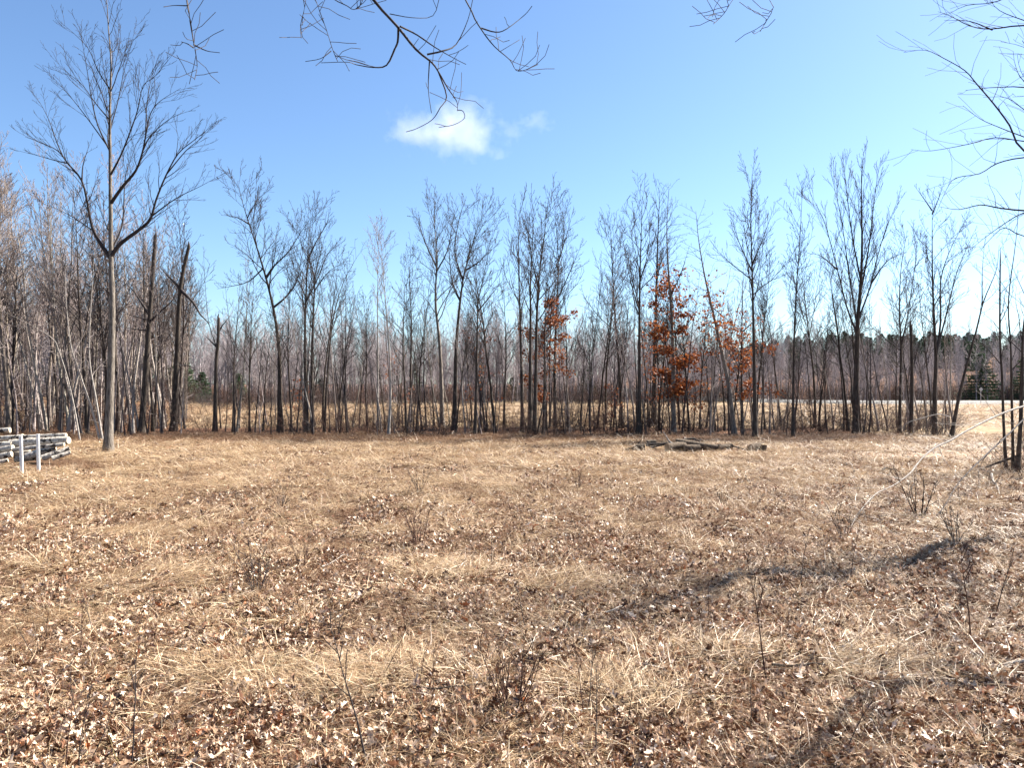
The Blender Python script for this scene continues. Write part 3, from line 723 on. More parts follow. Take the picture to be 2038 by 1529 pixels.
# middle and right of the treeline
for j in range(84):
    px = 450 + (1900 - 450) * (j + RND.random()) / 84
    y = RND.uniform(45.5, 56); x = (px - CX) / F * y
    pale = RND.random() > 0.75; sc = RND.uniform(0.5, 0.86)
    put_tree(RND.choice(PALES if pale else DARKS), x, y, sc, '%s slim %s tree in back row %s' % (size_word(sc, 0.62, 0.74), 'pale' if pale else 'dark', where(px)), 'trees in the back rows of the treeline', grey_tint())
for j in range(150):
    px = 440 + (1900 - 440) * min(1, max(0, (j + RND.gauss(0.5, 2.5)) / 150))
    y = RND.uniform(43.5, 54); x = (px - CX) / F * y; k = RND.randrange(6)
    o = link(bpy.data.objects.new('sapling', SAPS[k]))
    s = RND.uniform(0.6, 1.15)
    o.location = (x, y, hz(x, y)); o.rotation_euler = (RND.gauss(0, .04), RND.gauss(0, .04), RND.uniform(0, 6.28)); o.scale = (s, s, s)
    o.color = (*grey_tint(), 1)
    tag(o, '%s thin %s treeline sapling %s' % (size_word(s * (6 + 0.7 * k), 6.0, 7.6), 'dark' if k % 3 else 'greyish', where(px)), 'sapling', 'saplings in the treeline')
# the wood on the left
for j in range(150):
    y = 46 + 62 * RND.random() ** 1.3
    x = -y * RND.uniform(0.425, 0.76)
    if y < 52 and x > -0.45 * y: continue
    k = RND.randrange(10); pm = (GREYS + PALES + DARKS[:3])[k]; sc = RND.uniform(0.85, 1.25)
    put_tree(pm, x, y, sc, '%s %s tree %s left wood %s' % (size_word(sc, 0.98, 1.12), 'grey' if k < 4 else ('pale' if k < 7 else 'dark'), 'at the front of' if y < 58 else ('in the middle of' if y < 80 else 'at the back of'), where(x / y * F + CX)), 'trees of the wood on the left', grey_tint(0.8, 1.25))
for j in range(120):
    y = 43.5 + 22 * RND.random(); x = -y * RND.uniform(0.42, 0.74); k = RND.randrange(6)
    o = link(bpy.data.objects.new('sapling', SAPS[k]))
    s = RND.uniform(0.7, 1.4)
    o.location = (x, y, hz(x, y)); o.rotation_euler = (RND.gauss(0, .06), RND.gauss(0, .06), RND.uniform(0, 6.28)); o.scale = (s, s, s)
    o.color = (*grey_tint(0.9, 1.6), 1)
    tag(o, '%s thin %s sapling %s left wood %s' % (size_word(s * (6 + 0.7 * k), 7.0, 9.0), 'dark' if k % 3 else 'greyish', 'at the front of' if y < 51 else 'inside', where(x / y * F + CX)), 'sapling', 'saplings of the wood on the left')
# two tall ones at the far left edge
put_tree(GREYS[1], -29.5, 45, 1.12, 'tall bare tree cut by the left edge of the picture', None, (0.7, 0.66, 0.64))
put_tree(GREYS[2], -33.0, 49, 1.15, 'tall twiggy tree second from the left edge, behind the log pile', None, (0.8, 0.76, 0.74))
# pale leaning saplings in front of the wood on the left
for pts, w, lab in (([(160, 880), (150, 820), (138, 760), (120, 700), (108, 675), (70, 650), (10, 620)], 5, 'pale bent sapling arching left over the log pile'),
                    ([(200, 876), (185, 820), (160, 740), (145, 690), (138, 620), (136, 560), (140, 500)], 6, 'pale slanting sapling left of the big tree'),
                    ([(205, 862), (190, 790), (178, 720), (178, 650), (183, 560), (188, 480)], 6, 'pale upright sapling close to the big tree trunk')):
    traced_tree(lab, pts, w, (), FEW, 'bark_pale', 'twig_pale', D=40.0, side_t0=0.3, flare=0.2, cat='sapling', name='sapling')
# underbrush along the foot of the treeline
nb = 0
for j in range(270):
    px = -20 + 1920 * (j + RND.random()) / 270
    y = RND.uniform(43.0, 52) + (RND.uniform(0, 8) if px < 330 else 0); x = (px - CX) / F * y
    if 330 < px < 560 and RND.random() < 0.5: continue
    o = link(bpy.data.objects.new('bare_shrub', RND.choice(BRUSH)))
    o.location = (x, y, hz(x, y)); o.rotation_euler = (0, 0, RND.uniform(0, 6.28)); s = RND.uniform(0.5, 1.2); o.scale = (s, s, s * RND.uniform(0.7, 1.15)); o.color = (*grey_tint(), 1)
    tag(o, '%s bare brush tangle at treeline %s %s' % (size_word(s, 0.65, 0.88), 'front' if y < 46.5 else 'back', where(px)), 'shrub', 'underbrush along the treeline')
for px, D_, sc, lab in ((2022, 25.2, 0.62, 'dark brush tangled round the foot of the clump at the right edge'), (2050, 24.0, 0.7, 'dark brush cut by the right edge of the picture'), (1988, 26.4, 0.45, 'low brush left of the clump at the right edge'),
                        (2040, 27.5, 0.7, 'brush behind the clump at the right edge'), (1960, 22.0, 0.38, 'low brush in front of the clump at the right edge'), (2030, 21.5, 0.5, 'brush in front of the right edge clump near the shadow')):
    x = (px - CX) / F * D_
    o = link(bpy.data.objects.new('bare_shrub', RND.choice(BRUSH))); o.location = (x, D_, hz(x, D_)); o.rotation_euler = (0, 0, RND.uniform(0, 6.28)); o.scale = (sc, sc, sc * 0.9); o.color = (0.9, 0.85, 0.82, 1)
    tag(o, lab, 'shrub')
# young oaks with a few rusty leaves, low in the treeline
def leafy_sapling(px, py, top, n, lab, size=0.15):
    traced_tree(lab, [(px, py), (px + 3, (py + top) / 2), (px - 2, top)], 4, (), habit(per_m=[2.4, 2.4, 2.0], lmax=[1.5, 0.7, 0.4], ratio=[0.35, .42, .45], ang=1.05, up=0.02), side_t0=0.2,
                leaves=n, leaf_size=size, leaf_spread=0.2, name='young_oak')
leafy_sapling(602, 850, 755, 160, 'young oak with a few rusty leaves near the straight bare tree')
leafy_sapling(790, 846, 700, 130, 'thin young oak with an orange tuft right of the white pair')
leafy_sapling(1215, 855, 770, 150, 'knee high oak with orange leaves left of the brush pile')
leafy_sapling(955, 856, 640, 260, 'young oak with dull brown leaves behind the forked tree')
leafy_sapling(1292, 855, 640, 420, 'young oak with orange leaves just left of the tall oak')
leafy_sapling(1380, 862, 690, 300, 'young oak with orange leaves just right of the tall oak')

# ------------------------------------------------------------------ conifers
def conifer_mesh(height, radius, seed, tiers=16):
    rd = random.Random(seed); V, Q, T = [], [], []; k = 0
    for i in range(tiers):
        z = height * (0.06 + 0.92 * i / tiers); rr = radius * (1 - i / tiers) ** 0.8 * rd.uniform(0.8, 1.1) + 0.12
        for b in range(int(9 + 6 * (1 - i / tiers))):
            a = rd.uniform(0, 6.28); L = rr * rd.uniform(0.7, 1.15)
            for s in range(9):
                t = (s + rd.random()) / 9
                c = np.array([math.cos(a) * L * t, math.sin(a) * L * t, z - 0.25 * L * t * t + 0.25 * L * t ** 3 + rd.gauss(0, .05)])
                for q in range(3):
                    d = np.array([math.cos(a) + rd.gauss(0, .7), math.sin(a) + rd.gauss(0, .7), rd.gauss(0.15, .5)]); d /= np.linalg.norm(d)
                    u = np.cross(d, [rd.gauss(0, 1), rd.gauss(0, 1), rd.gauss(0, 1)]); u /= np.linalg.norm(u) + 1e-9
                    l = 0.42 * rd.uniform(0.7, 1.3) * height / 8; w = 0.10 * height / 8
                    V += [c - u * w, c + d * l, c + u * w]; Q.append((k, k + 1, k + 2)); k += 3; T += [rd.random() * 0.5] * 3
    return np_mesh('foliage', V, [Q], M['needle'], False, T)

CON = [conifer_mesh(8.0, 3.5, 3), conifer_mesh(8.0, 2.6, 4)]
V, Q = tubes([([(0, 0, -0.2), (0, 0, 2), (0.05, 0, 5), (0, 0, 7.8)], [0.16, 0.13, 0.08, 0.01], 1)], SIDES)
CON_T = np_mesh('conifer_trunk', V, [Q], M['bark_dark'])
for px, y, s, k, lab in ((1952, 128, 1.06, 0, 'full green pine behind the road sign'), (2040, 127, 0.98, 1, 'green pine at the right edge beyond the road'), (372, 112, 0.75, 1, 'dark green spruce beyond the field on the left'),
                         (402, 115, 0.62, 0, 'low dark spruce right of the taller one on the left'), (475, 116, 0.6, 0, 'dark spruce far behind the forked snag'), (345, 118, 0.66, 1, 'dark spruce behind the leaning snag')):
    x = (px - CX) / F * y
    root = empty('conifer', (x, y, hz(x, y)), k + px * 0.1); root.scale = (s, s, s); tag(root, lab, 'conifer', 'conifers beyond the field')
    link(bpy.data.objects.new('trunk', CON_T), root); link(bpy.data.objects.new('foliage', CON[k]), root)

# ------------------------------------------------------------------ masses nobody could count: instanced on points
def scatter(name, label, pos, rot, scl, idx, sources, cat=None):
    me = bpy.data.meshes.new(name)
    n = len(pos)
    me.vertices.add(n); me.vertices.foreach_set('co', np.asarray(pos, dtype=np.float32).ravel())
    a = me.attributes.new('rot', 'FLOAT_VECTOR', 'POINT'); a.data.foreach_set('vector', np.asarray(rot, dtype=np.float32).ravel())
    a = me.attributes.new('scl', 'FLOAT_VECTOR', 'POINT'); a.data.foreach_set('vector', np.asarray(scl, dtype=np.float32).ravel())
    a = me.attributes.new('idx', 'INT', 'POINT'); a.data.foreach_set('value', np.asarray(idx, dtype=np.int32))
    o = link(bpy.data.objects.new(name, me))
    tag(o, label, cat, kind='stuff')
    ng = bpy.data.node_groups.new(name, 'GeometryNodeTree')
    ng.interface.new_socket('Geometry', in_out='INPUT', socket_type='NodeSocketGeometry')
    ng.interface.new_socket('Geometry', in_out='OUTPUT', socket_type='NodeSocketGeometry')
    N, Lk = ng.nodes, ng.links
    gi, go = N.new('NodeGroupInput'), N.new('NodeGroupOutput')
    ip = N.new('GeometryNodeInstanceOnPoints')
    jn = N.new('GeometryNodeJoinGeometry')
    for k, me_s in enumerate(reversed(sources)):   # joined geometry comes out last link first
        so = bpy.data.objects.new(name + '_piece', me_s)      # never linked: only a source of shape
        oi = N.new('GeometryNodeObjectInfo'); oi.inputs['Object'].default_value = so; oi.inputs['As Instance'].default_value = True
        Lk.new(oi.outputs['Geometry'], jn.inputs[0])
    def attr(nm, t):
        k = N.new('GeometryNodeInputNamedAttribute'); k.data_type = t; k.inputs['Name'].default_value = nm
        return [s for s in k.outputs if s.name == 'Attribute' and s.enabled][0]
    er = N.new('FunctionNodeEulerToRotation'); Lk.new(attr('rot', 'FLOAT_VECTOR'), er.inputs[0])
    ip.inputs['Pick Instance'].default_value = True
    Lk.new(gi.outputs[0], ip.inputs['Points']); Lk.new(jn.outputs[0], ip.inputs['Instance']); Lk.new(attr('idx', 'INT'), ip.inputs['Instance Index'])
    Lk.new(er.outputs[0], ip.inputs['Rotation']); Lk.new(attr('scl', 'FLOAT_VECTOR'), ip.inputs['Scale'])
    Lk.new(ip.outputs[0], go.inputs[0])
    md = o.modifiers.new('scatter', 'NODES'); md.node_group = ng
    return o

# far wood beyond the field and the road
FARW = []
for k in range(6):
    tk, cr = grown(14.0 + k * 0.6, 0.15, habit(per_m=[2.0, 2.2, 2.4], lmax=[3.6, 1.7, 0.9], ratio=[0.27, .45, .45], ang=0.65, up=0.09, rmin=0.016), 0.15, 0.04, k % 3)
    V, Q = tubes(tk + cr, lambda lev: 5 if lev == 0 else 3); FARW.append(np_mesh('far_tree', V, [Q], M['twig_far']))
def far_pine(seed):
    rd = random.Random(seed); V, Q, T = [], [], []; k = 0
    for i in range(420):
        z = 0.8 + 11 * rd.random() ** 0.8; a = rd.uniform(0, 6.28); r = (3.9 * (1 - ((z - 0.8) / 11.6) ** 2.6)) * math.sqrt(rd.random())
        c = np.array([math.cos(a) * r, math.sin(a) * r, z]); 
        for q in range(3):
            d = np.array([rd.gauss(0, 1), rd.gauss(0, 1), rd.gauss(0.3, 0.6)]); d /= np.linalg.norm(d); u = np.cross(d, [rd.gauss(0, 1), rd.gauss(0, 1), rd.gauss(0, 1)]); u /= np.linalg.norm(u) + 1e-9
            V += [c - u * .16, c + d * .65, c + u * .16]; Q.append((k, k + 1, k + 2)); k += 3; T += [rd.random() * 0.5] * 3
    V2, Q2 = tubes([([(0, 0, -0.3), (0, 0, 6), (0, 0, 12)], [0.2, 0.14, 0.04], 1)], SIDES)
    T += [0.0] * len(V2)
    return np_mesh('far_pine', np.concatenate([np.array(V), V2]), [np.array(Q), Q2 + k], M['pine_far'], False, T)
FARW += [far_pine(5), far_pine(6)]

pos, rot, scl, idx = [], [], [], []
for j in range(1950):
    y = 126 + 130 * RND.random() ** 1.6
    px = RND.uniform(-250, 2300)
    if j >= 1600: px = RND.uniform(1330, 2300); y = RND.uniform(196, 250)
    x = (px - CX) / F * y
    right = min(max((px - 1250) / 300, 0), 1)
    s = RND.uniform(0.58, 1.12) * (0.92 - 0.24 * right) * (1 + 0.25 * min(max((500 - px) / 400, 0), 1))
    if y > 195 and px > 1330 and RND.random() < 0.8: k = RND.choice((6, 7)); s = RND.uniform(0.38, 0.55)
    elif RND.random() < 0.015: k = RND.choice((6, 7)); s *= 0.6
    else: k = RND.randrange(6)
    pos.append((x, y, hz(x, y) - 0.1)); rot.append((0, 0, RND.uniform(0, 6.28))); scl.append((s, s, s)); idx.append(k)
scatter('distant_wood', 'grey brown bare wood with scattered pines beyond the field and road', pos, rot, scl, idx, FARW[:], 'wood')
# thicket along its edge
pos, rot, scl, idx = [], [], [], []
for j in range(1500):
    px = RND.uniform(-250, 2300); x0 = (px - CX) / F; edge = 58 + 82 * float(fbm(np.array([x0 * 9.0]), np.array([3.3]), 71)[0]) if px < 1620 else 125
    y = RND.uniform(edge, 150); x = x0 * y
    if abs(y - 118) < 5 and px > 1400: continue
    s = RND.uniform(0.7, 1.7)
    pos.append((x, y, hz(x, y))); rot.append((0, 0, RND.uniform(0, 6.28))); scl.append((s, s, s)); idx.append(RND.randrange(6))
scatter('distant_thicket', 'dark bare thicket along the foot of the distant wood', pos, rot, scl, idx, BRUSH, 'thicket')

# ------------------------------------------------------------------ leaves and grass of the meadow
OAK_OUT = [(0, 0), (0.16, 0.10), (0.10, 0.26), (0.34, 0.36), (0.17, 0.50), (0.36, 0.66), (0.16, 0.76), (0.12, 0.95), (0, 1.0)]
def leaf_mesh(seed):
    rd = random.Random(seed); L = 0.095; V, Q = [], []
    mid = [(0, y) for y in (0, 0.26, 0.5, 0.76, 1.0)]
    curl, cup = rd.uniform(-1.4, 2.2), rd.uniform(-0.4, 1.7)
    def bend(x, y):
        z = curl * (y - 0.5) ** 2 * 0.9 + cup * abs(x) * 0.9 + rd.gauss(0, 0.02)
        return ((x * (1 - 0.25 * abs(cup))) * L, (y - 0.5) * L, z * L)
    for s in (1, -1):
        b = len(V)
        for x, y in OAK_OUT: V.append(bend(s * x * rd.uniform(0.5, 1.05), y + rd.gauss(0, 0.03)))
        for x, y in mid: V.append(bend(x, y))
        m0 = b + 9
        tr = [(b, b + 1, m0), (b + 1, b + 2, m0 + 1), (b + 1, m0 + 1, m0), (b + 2, b + 3, m0 + 1), (b + 3, b + 4, m0 + 2), (b + 3, m0 + 2, m0 + 1), (b + 4, b + 5, m0 + 2), (b + 5, b + 6, m0 + 3), (b + 5, m0 + 3, m0 + 2), (b + 6, b + 7, m0 + 3), (b + 7, m0 + 4, m0 + 3)]
        Q += tr if s == 1 else [t[::-1] for t in tr]
    return np_mesh('leaf', V, [Q], M['litter_leaf'], False, [rd.random() * 0.1] * len(V))

def tuft_mesh(seed, n, flat, length, mat, spread=0.16, comb=None):
    """a clump of dry blades; flat 0 upright .. 1 lying down; comb: a shared lie direction"""
    rd = random.Random(seed); V, Q, T = [], [], []; k = 0
    for j in range(n):
        a = rd.uniform(0, 6.28) if comb is None else rd.gauss(0, comb)
        e = max(0.03, rd.gauss((1 - flat) * 1.25, 0.22)); L = length * rd.uniform(0.5, 1.3); w = rd.uniform(0.0010, 0.0030)
        p = np.array([rd.gauss(0, spread), rd.gauss(0, spread), rd.uniform(-0.01, 0.025)])
        d = np.array([math.cos(a) * math.cos(e), math.sin(a) * math.cos(e), math.sin(e)])
        sd_ = np.array([-math.sin(a), math.cos(a), rd.gauss(0, 0.4)]) * w
        tt = rd.random()
        pts = [p]
        for s in range(3):
            d = d + np.array([rd.gauss(0, .14), rd.gauss(0, .14), -0.22 * (1.1 - flat) - 0.04 + rd.gauss(0, .07)]); d /= np.linalg.norm(d)
            q = pts[-1] + d * L / 3; q[2] = max(q[2], 0.006 + 0.02 * rd.random()); pts.append(q)
        for i, q in enumerate(pts):
            wv = sd_ * (1 - 0.28 * i); V += [q - wv, q + wv]; T += [tt, tt]
        for i in range(3): Q.append((k + 2 * i, k + 2 * i + 1, k + 2 * i + 3, k + 2 * i + 2))
        k += 8
    return np_mesh('tuft', V, [Q], mat, False, T)

LEAVES = [leaf_mesh(100 + k) for k in range(9)]
FLAT = [tuft_mesh(200 + k, 120, 0.93, 0.30, M['straw'], 0.20, 0.85) for k in range(5)] + [tuft_mesh(210 + k, 110, 0.88, 0.24, M['straw'], 0.17) for k in range(4)]
STAND = [tuft_mesh(230 + k, 80, 0.5, 0.30, M['straw'], 0.07) for k in range(3)]
BROWN = [tuft_mesh(240 + k, 90, 0.66, 0.26, M['brown_grass'], 0.13) for k in range(4)]

def meadow_points(bands, seed):
    g = np.random.default_rng(seed); out = []
    for y0, y1, dens, extra in bands:
        hw = 0.70 * y1 + 2.0
        n = int(dens * 2 * hw * (y1 - y0))
        x = g.uniform(-hw, hw, n); y = g.uniform(y0, y1, n)
        k = np.abs(x) < 0.70 * y + 2.0
        out.append(np.stack([x[k], y[k], np.full(k.sum(), extra)], 1))
    return np.concatenate(out)

def on_path(x, y):
    t = np.clip((x - 14.5) / 40, 0, 1); cy = 31.5 + 8 * t - 3 * t * t
    bare = (np.abs(y - cy) < 1.2) & (x > 15) & (np.random.default_rng(len(x)).random(len(x)) < 0.75)
    piles = ((x > 5.3) & (x < 10.2) & (y > 33.2) & (y < 35.6)) | ((x > 10.4) & (x < 11.4) & (y > 33.4) & (y < 34.8)) | ((x < -15.6) & (y > 27.4) & (y < 30.2))
    return bare | piles

g = np.random.default_rng(9)
# leaves, thicker towards the viewer and to the right
P = meadow_points([(3.2, 9, 900, 1.0), (9, 15, 560, 1.0), (15, 24, 210, 1.15), (24, 45, 60, 1.4)], 1)
cover = 0.55 * fbm(P[:, 0] * 0.95, P[:, 1] * 0.42, 31) + 0.45 * fbm(P[:, 0] * 3.1, P[:, 1] * 1.5, 33) + 0.05 * np.clip(P[:, 0] / (0.5 * P[:, 1] + 1), -1, 1) + 0.10 * np.clip((15 - P[:, 1]) / 10, -1, 1)
keep = (g.random(len(P)) < np.clip((cover - 0.36) / 0.22, 0.08, 1)) & ~on_path(P[:, 0], P[:, 1]); P = P[keep]
n = len(P); z = hgt(P[:, 0], P[:, 1])
pos = np.stack([P[:, 0], P[:, 1], z + 0.012 + np.abs(g.normal(0, 0.04, n))], 1)
rot = np.stack([g.normal(0, 0.6, n), g.normal(0, 0.6, n), g.uniform(0, 6.28, n)], 1)
s = np.clip(g.lognormal(-0.18, 0.32, n), 0.35, 1.6) * P[:, 2]
scatter('fallen_leaves', 'fallen tan and brown oak leaves scattered over the meadow', pos, rot, np.stack([s, s, s], 1), g.integers(0, 9, n), LEAVES, 'leaves')

# matted and standing dry grass
P = meadow_points([(3.2, 9, 42, 1.0), (9, 16, 30, 1.05), (16, 26, 19, 1.2), (26, 46, 12, 1.5)], 2)
cv = 0.55 * fbm(P[:, 0] * 1.0, P[:, 1] * 0.45, 57) + 0.45 * fbm(P[:, 0] * 3.3, P[:, 1] * 1.6, 58)
edge_ = P[:, 1] < 39.3 + 5 * (fbm(P[:, 0] * 0.3, P[:, 1] * 0.3, 21) - 0.5) * -1 + np.where(P[:, 0] > 21, 8, 0)
keep = (g.random(len(P)) < np.clip((cv - 0.32) / 0.24, 0.06, 1)) & ~on_path(P[:, 0], P[:, 1]) & (edge_ | (g.random(len(P)) < 0.18)); P = P[keep]; cv = cv[keep]
n = len(P); z = hgt(P[:, 0], P[:, 1])
kind = fbm(P[:, 0] * 1.6, P[:, 1] * 0.8, 91); u = g.random(n)
idx = np.where(u < 0.64, g.integers(0, 9, n), np.where(u < 0.78, g.integers(9, 12, n), g.integers(12, 16, n)))
idx = np.where((kind > 0.64) & (u > 0.3) & (P[:, 1] < 30), g.integers(12, 16, n), idx)
idx = np.where((P[:, 1] > 22) & (u > 0.72) & (u < 0.93), g.integers(0, 5, n), idx)
lie = fbm(P[:, 0] * 0.25, P[:, 1] * 0.25, 13) * 9.0
pos = np.stack([P[:, 0], P[:, 1], z + 0.005], 1)
patch = []
for px, py, rad_, cnt, ly in [(790, 1340, 0.5, 36, 2.6), (650, 1370, 0.35, 20, 2.4), (300, 1165, 0.6, 40, 0.3), (880, 1140, 0.6, 40, 2.0), (1120, 1165, 0.5, 36, 0.2), (1440, 1300, 0.35, 24, 1.2), (1230, 1390, 0.35, 24, 2.2),
                              (1740, 1330, 0.4, 24, 0.4), (300, 1060, 0.8, 40, 0.3), (480, 1340, 0.4, 22, 2.8), (1330, 980, 1.4, 60, 0.0)]:
    D_ = depth(py); cx_ = (px - CX) / F * D_
    a_ = g.uniform(0, 6.28, cnt); r_ = rad_ * np.sqrt(g.random(cnt))
    patch.append(np.stack([cx_ + 1.5 * r_ * np.cos(a_), D_ + r_ * np.sin(a_), np.full(cnt, ly)], 1))
patch = np.concatenate(patch); m_ = len(patch)
P = np.concatenate([P, np.stack([patch[:, 0], patch[:, 1], np.ones(m_)], 1)])
pos = np.concatenate([pos, np.stack([patch[:, 0], patch[:, 1], hgt(patch[:, 0], patch[:, 1]) + 0.04 + 0.05 * g.random(m_)], 1)])
idx = np.concatenate([idx, g.integers(0, 5, m_)]); lie = np.concatenate([lie, patch[:, 2]]); n = len(P)
rot = np.stack([g.normal(0, 0.06, n), g.normal(0, 0.06, n), lie + g.normal(0, 0.7, n)], 1)
s = g.uniform(0.7, 1.3, n) * P[:, 2]
scatter('dry_grass', 'matted straw coloured dry grass covering the meadow', pos, rot, np.stack([s, s, s * g.uniform(0.8, 1.3, n)], 1), idx, FLAT + STAND + BROWN, 'grass')

# taller brown grass and leaf drifts along the foot of the trees, and rough grass of the field behind
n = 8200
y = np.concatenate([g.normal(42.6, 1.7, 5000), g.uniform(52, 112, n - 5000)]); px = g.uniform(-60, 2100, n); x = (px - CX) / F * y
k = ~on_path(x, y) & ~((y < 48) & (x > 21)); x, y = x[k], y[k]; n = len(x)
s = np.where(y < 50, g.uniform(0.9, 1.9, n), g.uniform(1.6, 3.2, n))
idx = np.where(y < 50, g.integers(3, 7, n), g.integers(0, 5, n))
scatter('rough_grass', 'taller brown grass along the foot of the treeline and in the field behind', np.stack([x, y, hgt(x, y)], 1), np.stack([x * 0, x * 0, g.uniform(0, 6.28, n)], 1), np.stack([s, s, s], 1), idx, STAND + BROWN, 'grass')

# ------------------------------------------------------------------ weeds and shrubs standing in the meadow
RND = random.Random(303)
WEED = []
for k in range(7):
    polys = []
    p = (0, 0, -0.04); d = vnorm((RND.gauss(0, .12), RND.gauss(0, .12), 1)); pts, rr = [p], [0.0085]
    for i in range(6):
        d = vnorm((d[0] + RND.gauss(0, .06), d[1] + RND.gauss(0, .06), d[2])); p = vadd(p, d, 0.16); pts.append(p); rr.append(0.0085 * (1 - 0.13 * (i + 1)))
    polys.append((pts, rr, 1)); side(polys, pts, rr, 1, habit(maxlev=2 + k % 2, per_m=[2, 4.5, 5], lmax=[.3, .22, .1], ratio=[.3, .3, .3], ang=0.65, rmin=0.0035, up=0.1), t0=0.45)
    V, Q = tubes(polys, lambda lev: 4); WEED.append(np_mesh('weed', V, [Q], M['stem_red'] if k % 2 else M['twig_dark']))
SPRAY = []
for k in range(5):
    polys = []
    for j in range(9):
        a = RND.uniform(0, 6.28); e = RND.uniform(0.1, 0.6)
        shoot(polys, (math.cos(a) * RND.uniform(0, .06), math.sin(a) * RND.uniform(0, .06), -0.03), vnorm((math.cos(a) * e, math.sin(a) * e, 1)), RND.uniform(0.45, 1.0), 0.010, 1, habit(maxlev=3, per_m=[2, 4, 4], lmax=[.5, .35, .2], ang=0.55, up=0.05, rmin=0.004, wander=0.08))
    V, Q = tubes(polys, lambda lev: 4); SPRAY.append(np_mesh('spray', V, [Q], M['stem_red'] if k % 2 else M['twig_dark']))

def put(name, me, px, py, s, label, cat, group=None, rz=None, tint=None, tilt=0.0):
    D = depth(py); x = (px - CX) / F * D
    o = link(bpy.data.objects.new(name, me)); o.location = (x, D, hz(x, D)); o.scale = (s, s, s)
    o.rotation_euler = (RND.gauss(0, tilt), RND.gauss(0, tilt), RND.uniform(0, 6.28) if rz is None else rz)
    o.color = (*(tint or grey_tint()), 1)
    return tag(o, label, cat, group)

def spot(size, px, py):
    row = 'far out in the meadow' if py < 1000 else ('in the middle of the meadow' if py < 1180 else ('in the near meadow' if py < 1380 else 'close to the bottom edge'))
    col = ('at the far left', 'left of centre', 'near the centre line', 'right of centre', 'at the far right')[min(4, max(0, int(px / 2038 * 5)))]
    return '%s dry weed stem standing %s %s' % (size, row, col)
for px, py, hpx in [(128, 1545, 170), (155, 1545, 200), (172, 1530, 160), (258, 1540, 230), (205, 1215, 60), (735, 1540, 290), (830, 1435, 120), (862, 1425, 120), (1165, 1440, 150), (1185, 1520, 190), (1530, 1360, 260), (1935, 1290, 200),
                    (1120, 1510, 120), (640, 1330, 110), (1410, 1240, 90), (1590, 1180, 120), (445, 1110, 60), (1250, 1100, 70), (940, 1080, 60), (1690, 1160, 110), (1980, 1220, 140), (90, 1300, 110), (300, 1240, 70)]:
    D = depth(py)
    put('weed_stem', WEED[RND.randrange(7)], px, py, hpx / F * D / 0.96 * 1.05, spot('tall', px, py), 'weed', 'dry weed stems in the meadow', tilt=0.05)
for j in range(150):
    py = 925 + 600 * RND.random() ** 1.6; px = RND.uniform(0, 2038)
    sc = RND.uniform(0.25, 0.72)
    put('weed_stem', WEED[RND.randrange(7)], px, py, sc, spot(size_word(sc, 0.42, 0.58), px, py), 'weed', 'dry weed stems in the meadow', tilt=0.15)
for px, py, s, lab in [(512, 1182, 1.0, 'bare shrub spray in the left middle of the meadow'), (1020, 1440, 0.85, 'bare shrub with fanned stems near the bottom centre'), (600, 1140, 0.7, 'bare shrub spray just right of the left meadow shrub'),
                       (1830, 1030, 1.5, 'bare shrub under the arching pale branch'), (1440, 1010, 0.7, 'small bare shrub in the far middle of the meadow'), (670, 1265, 0.6, 'small reddish shrub left of the bright straw patch'),
                       (830, 1090, 0.9, 'reddish shrub in the middle distance of the meadow'), (1680, 1080, 0.9, 'reddish shrub left of the arching pale branch'), (1905, 1080, 0.9, 'bare shrub near the dark shadow at the right'),
                       (835, 985, 0.9, 'low reddish shrub far out in the centre left'), (1150, 975, 0.7, 'tiny bare shrub far out right of centre'), (560, 1010, 0.7, 'tiny bare shrub far out left of centre')]:
    put('bare_shrub', SPRAY[RND.randrange(5)], px, py, s, lab, 'shrub')

# ------------------------------------------------------------------ fallen and bent branches
def loose_branch(name, label, pts, w, mat, cat, subs=(), S=None, twig_dens=1.0):
    """pts: (px, py, D) along the branch"""
    q = [W(px + RND.gauss(0, 1.6), py + RND.gauss(0, 2.2), D) for px, py, D in pts]
    b = q[-1]
    q = [(p[0] - b[0], p[1] - b[1], p[2] - b[2]) for p in q]
    lp = smooth_poly(q, 4); m = len(lp); D0 = pts[0][2]
    r1 = w / F * D0 / 2
    lr = [max(r1 * (1 - 0.8 * i / (m - 1)) * RND.uniform(0.92, 1.08), 0.003) for i in range(m)]
    polys = [(lp, lr, 1)]
    side(polys, lp, lr, 2, S or habit(per_m=[0.6, 0.7, 1.5, 1.5], lmax=[1.2, 0.9, 1.3], ratio=[.3, .3, .25], ang=0.8, up=-0.02, minz=-1, rmin=0.004, wander=0.16), t0=0.15, dens=twig_dens)
    V, Q = tubes(polys, lambda lev: 7 if lev == 1 else 3)
    o = link(bpy.data.objects.new(name, np_mesh(name, V, [Q], M[mat]))); o.location = b
    return tag(o, label, cat)

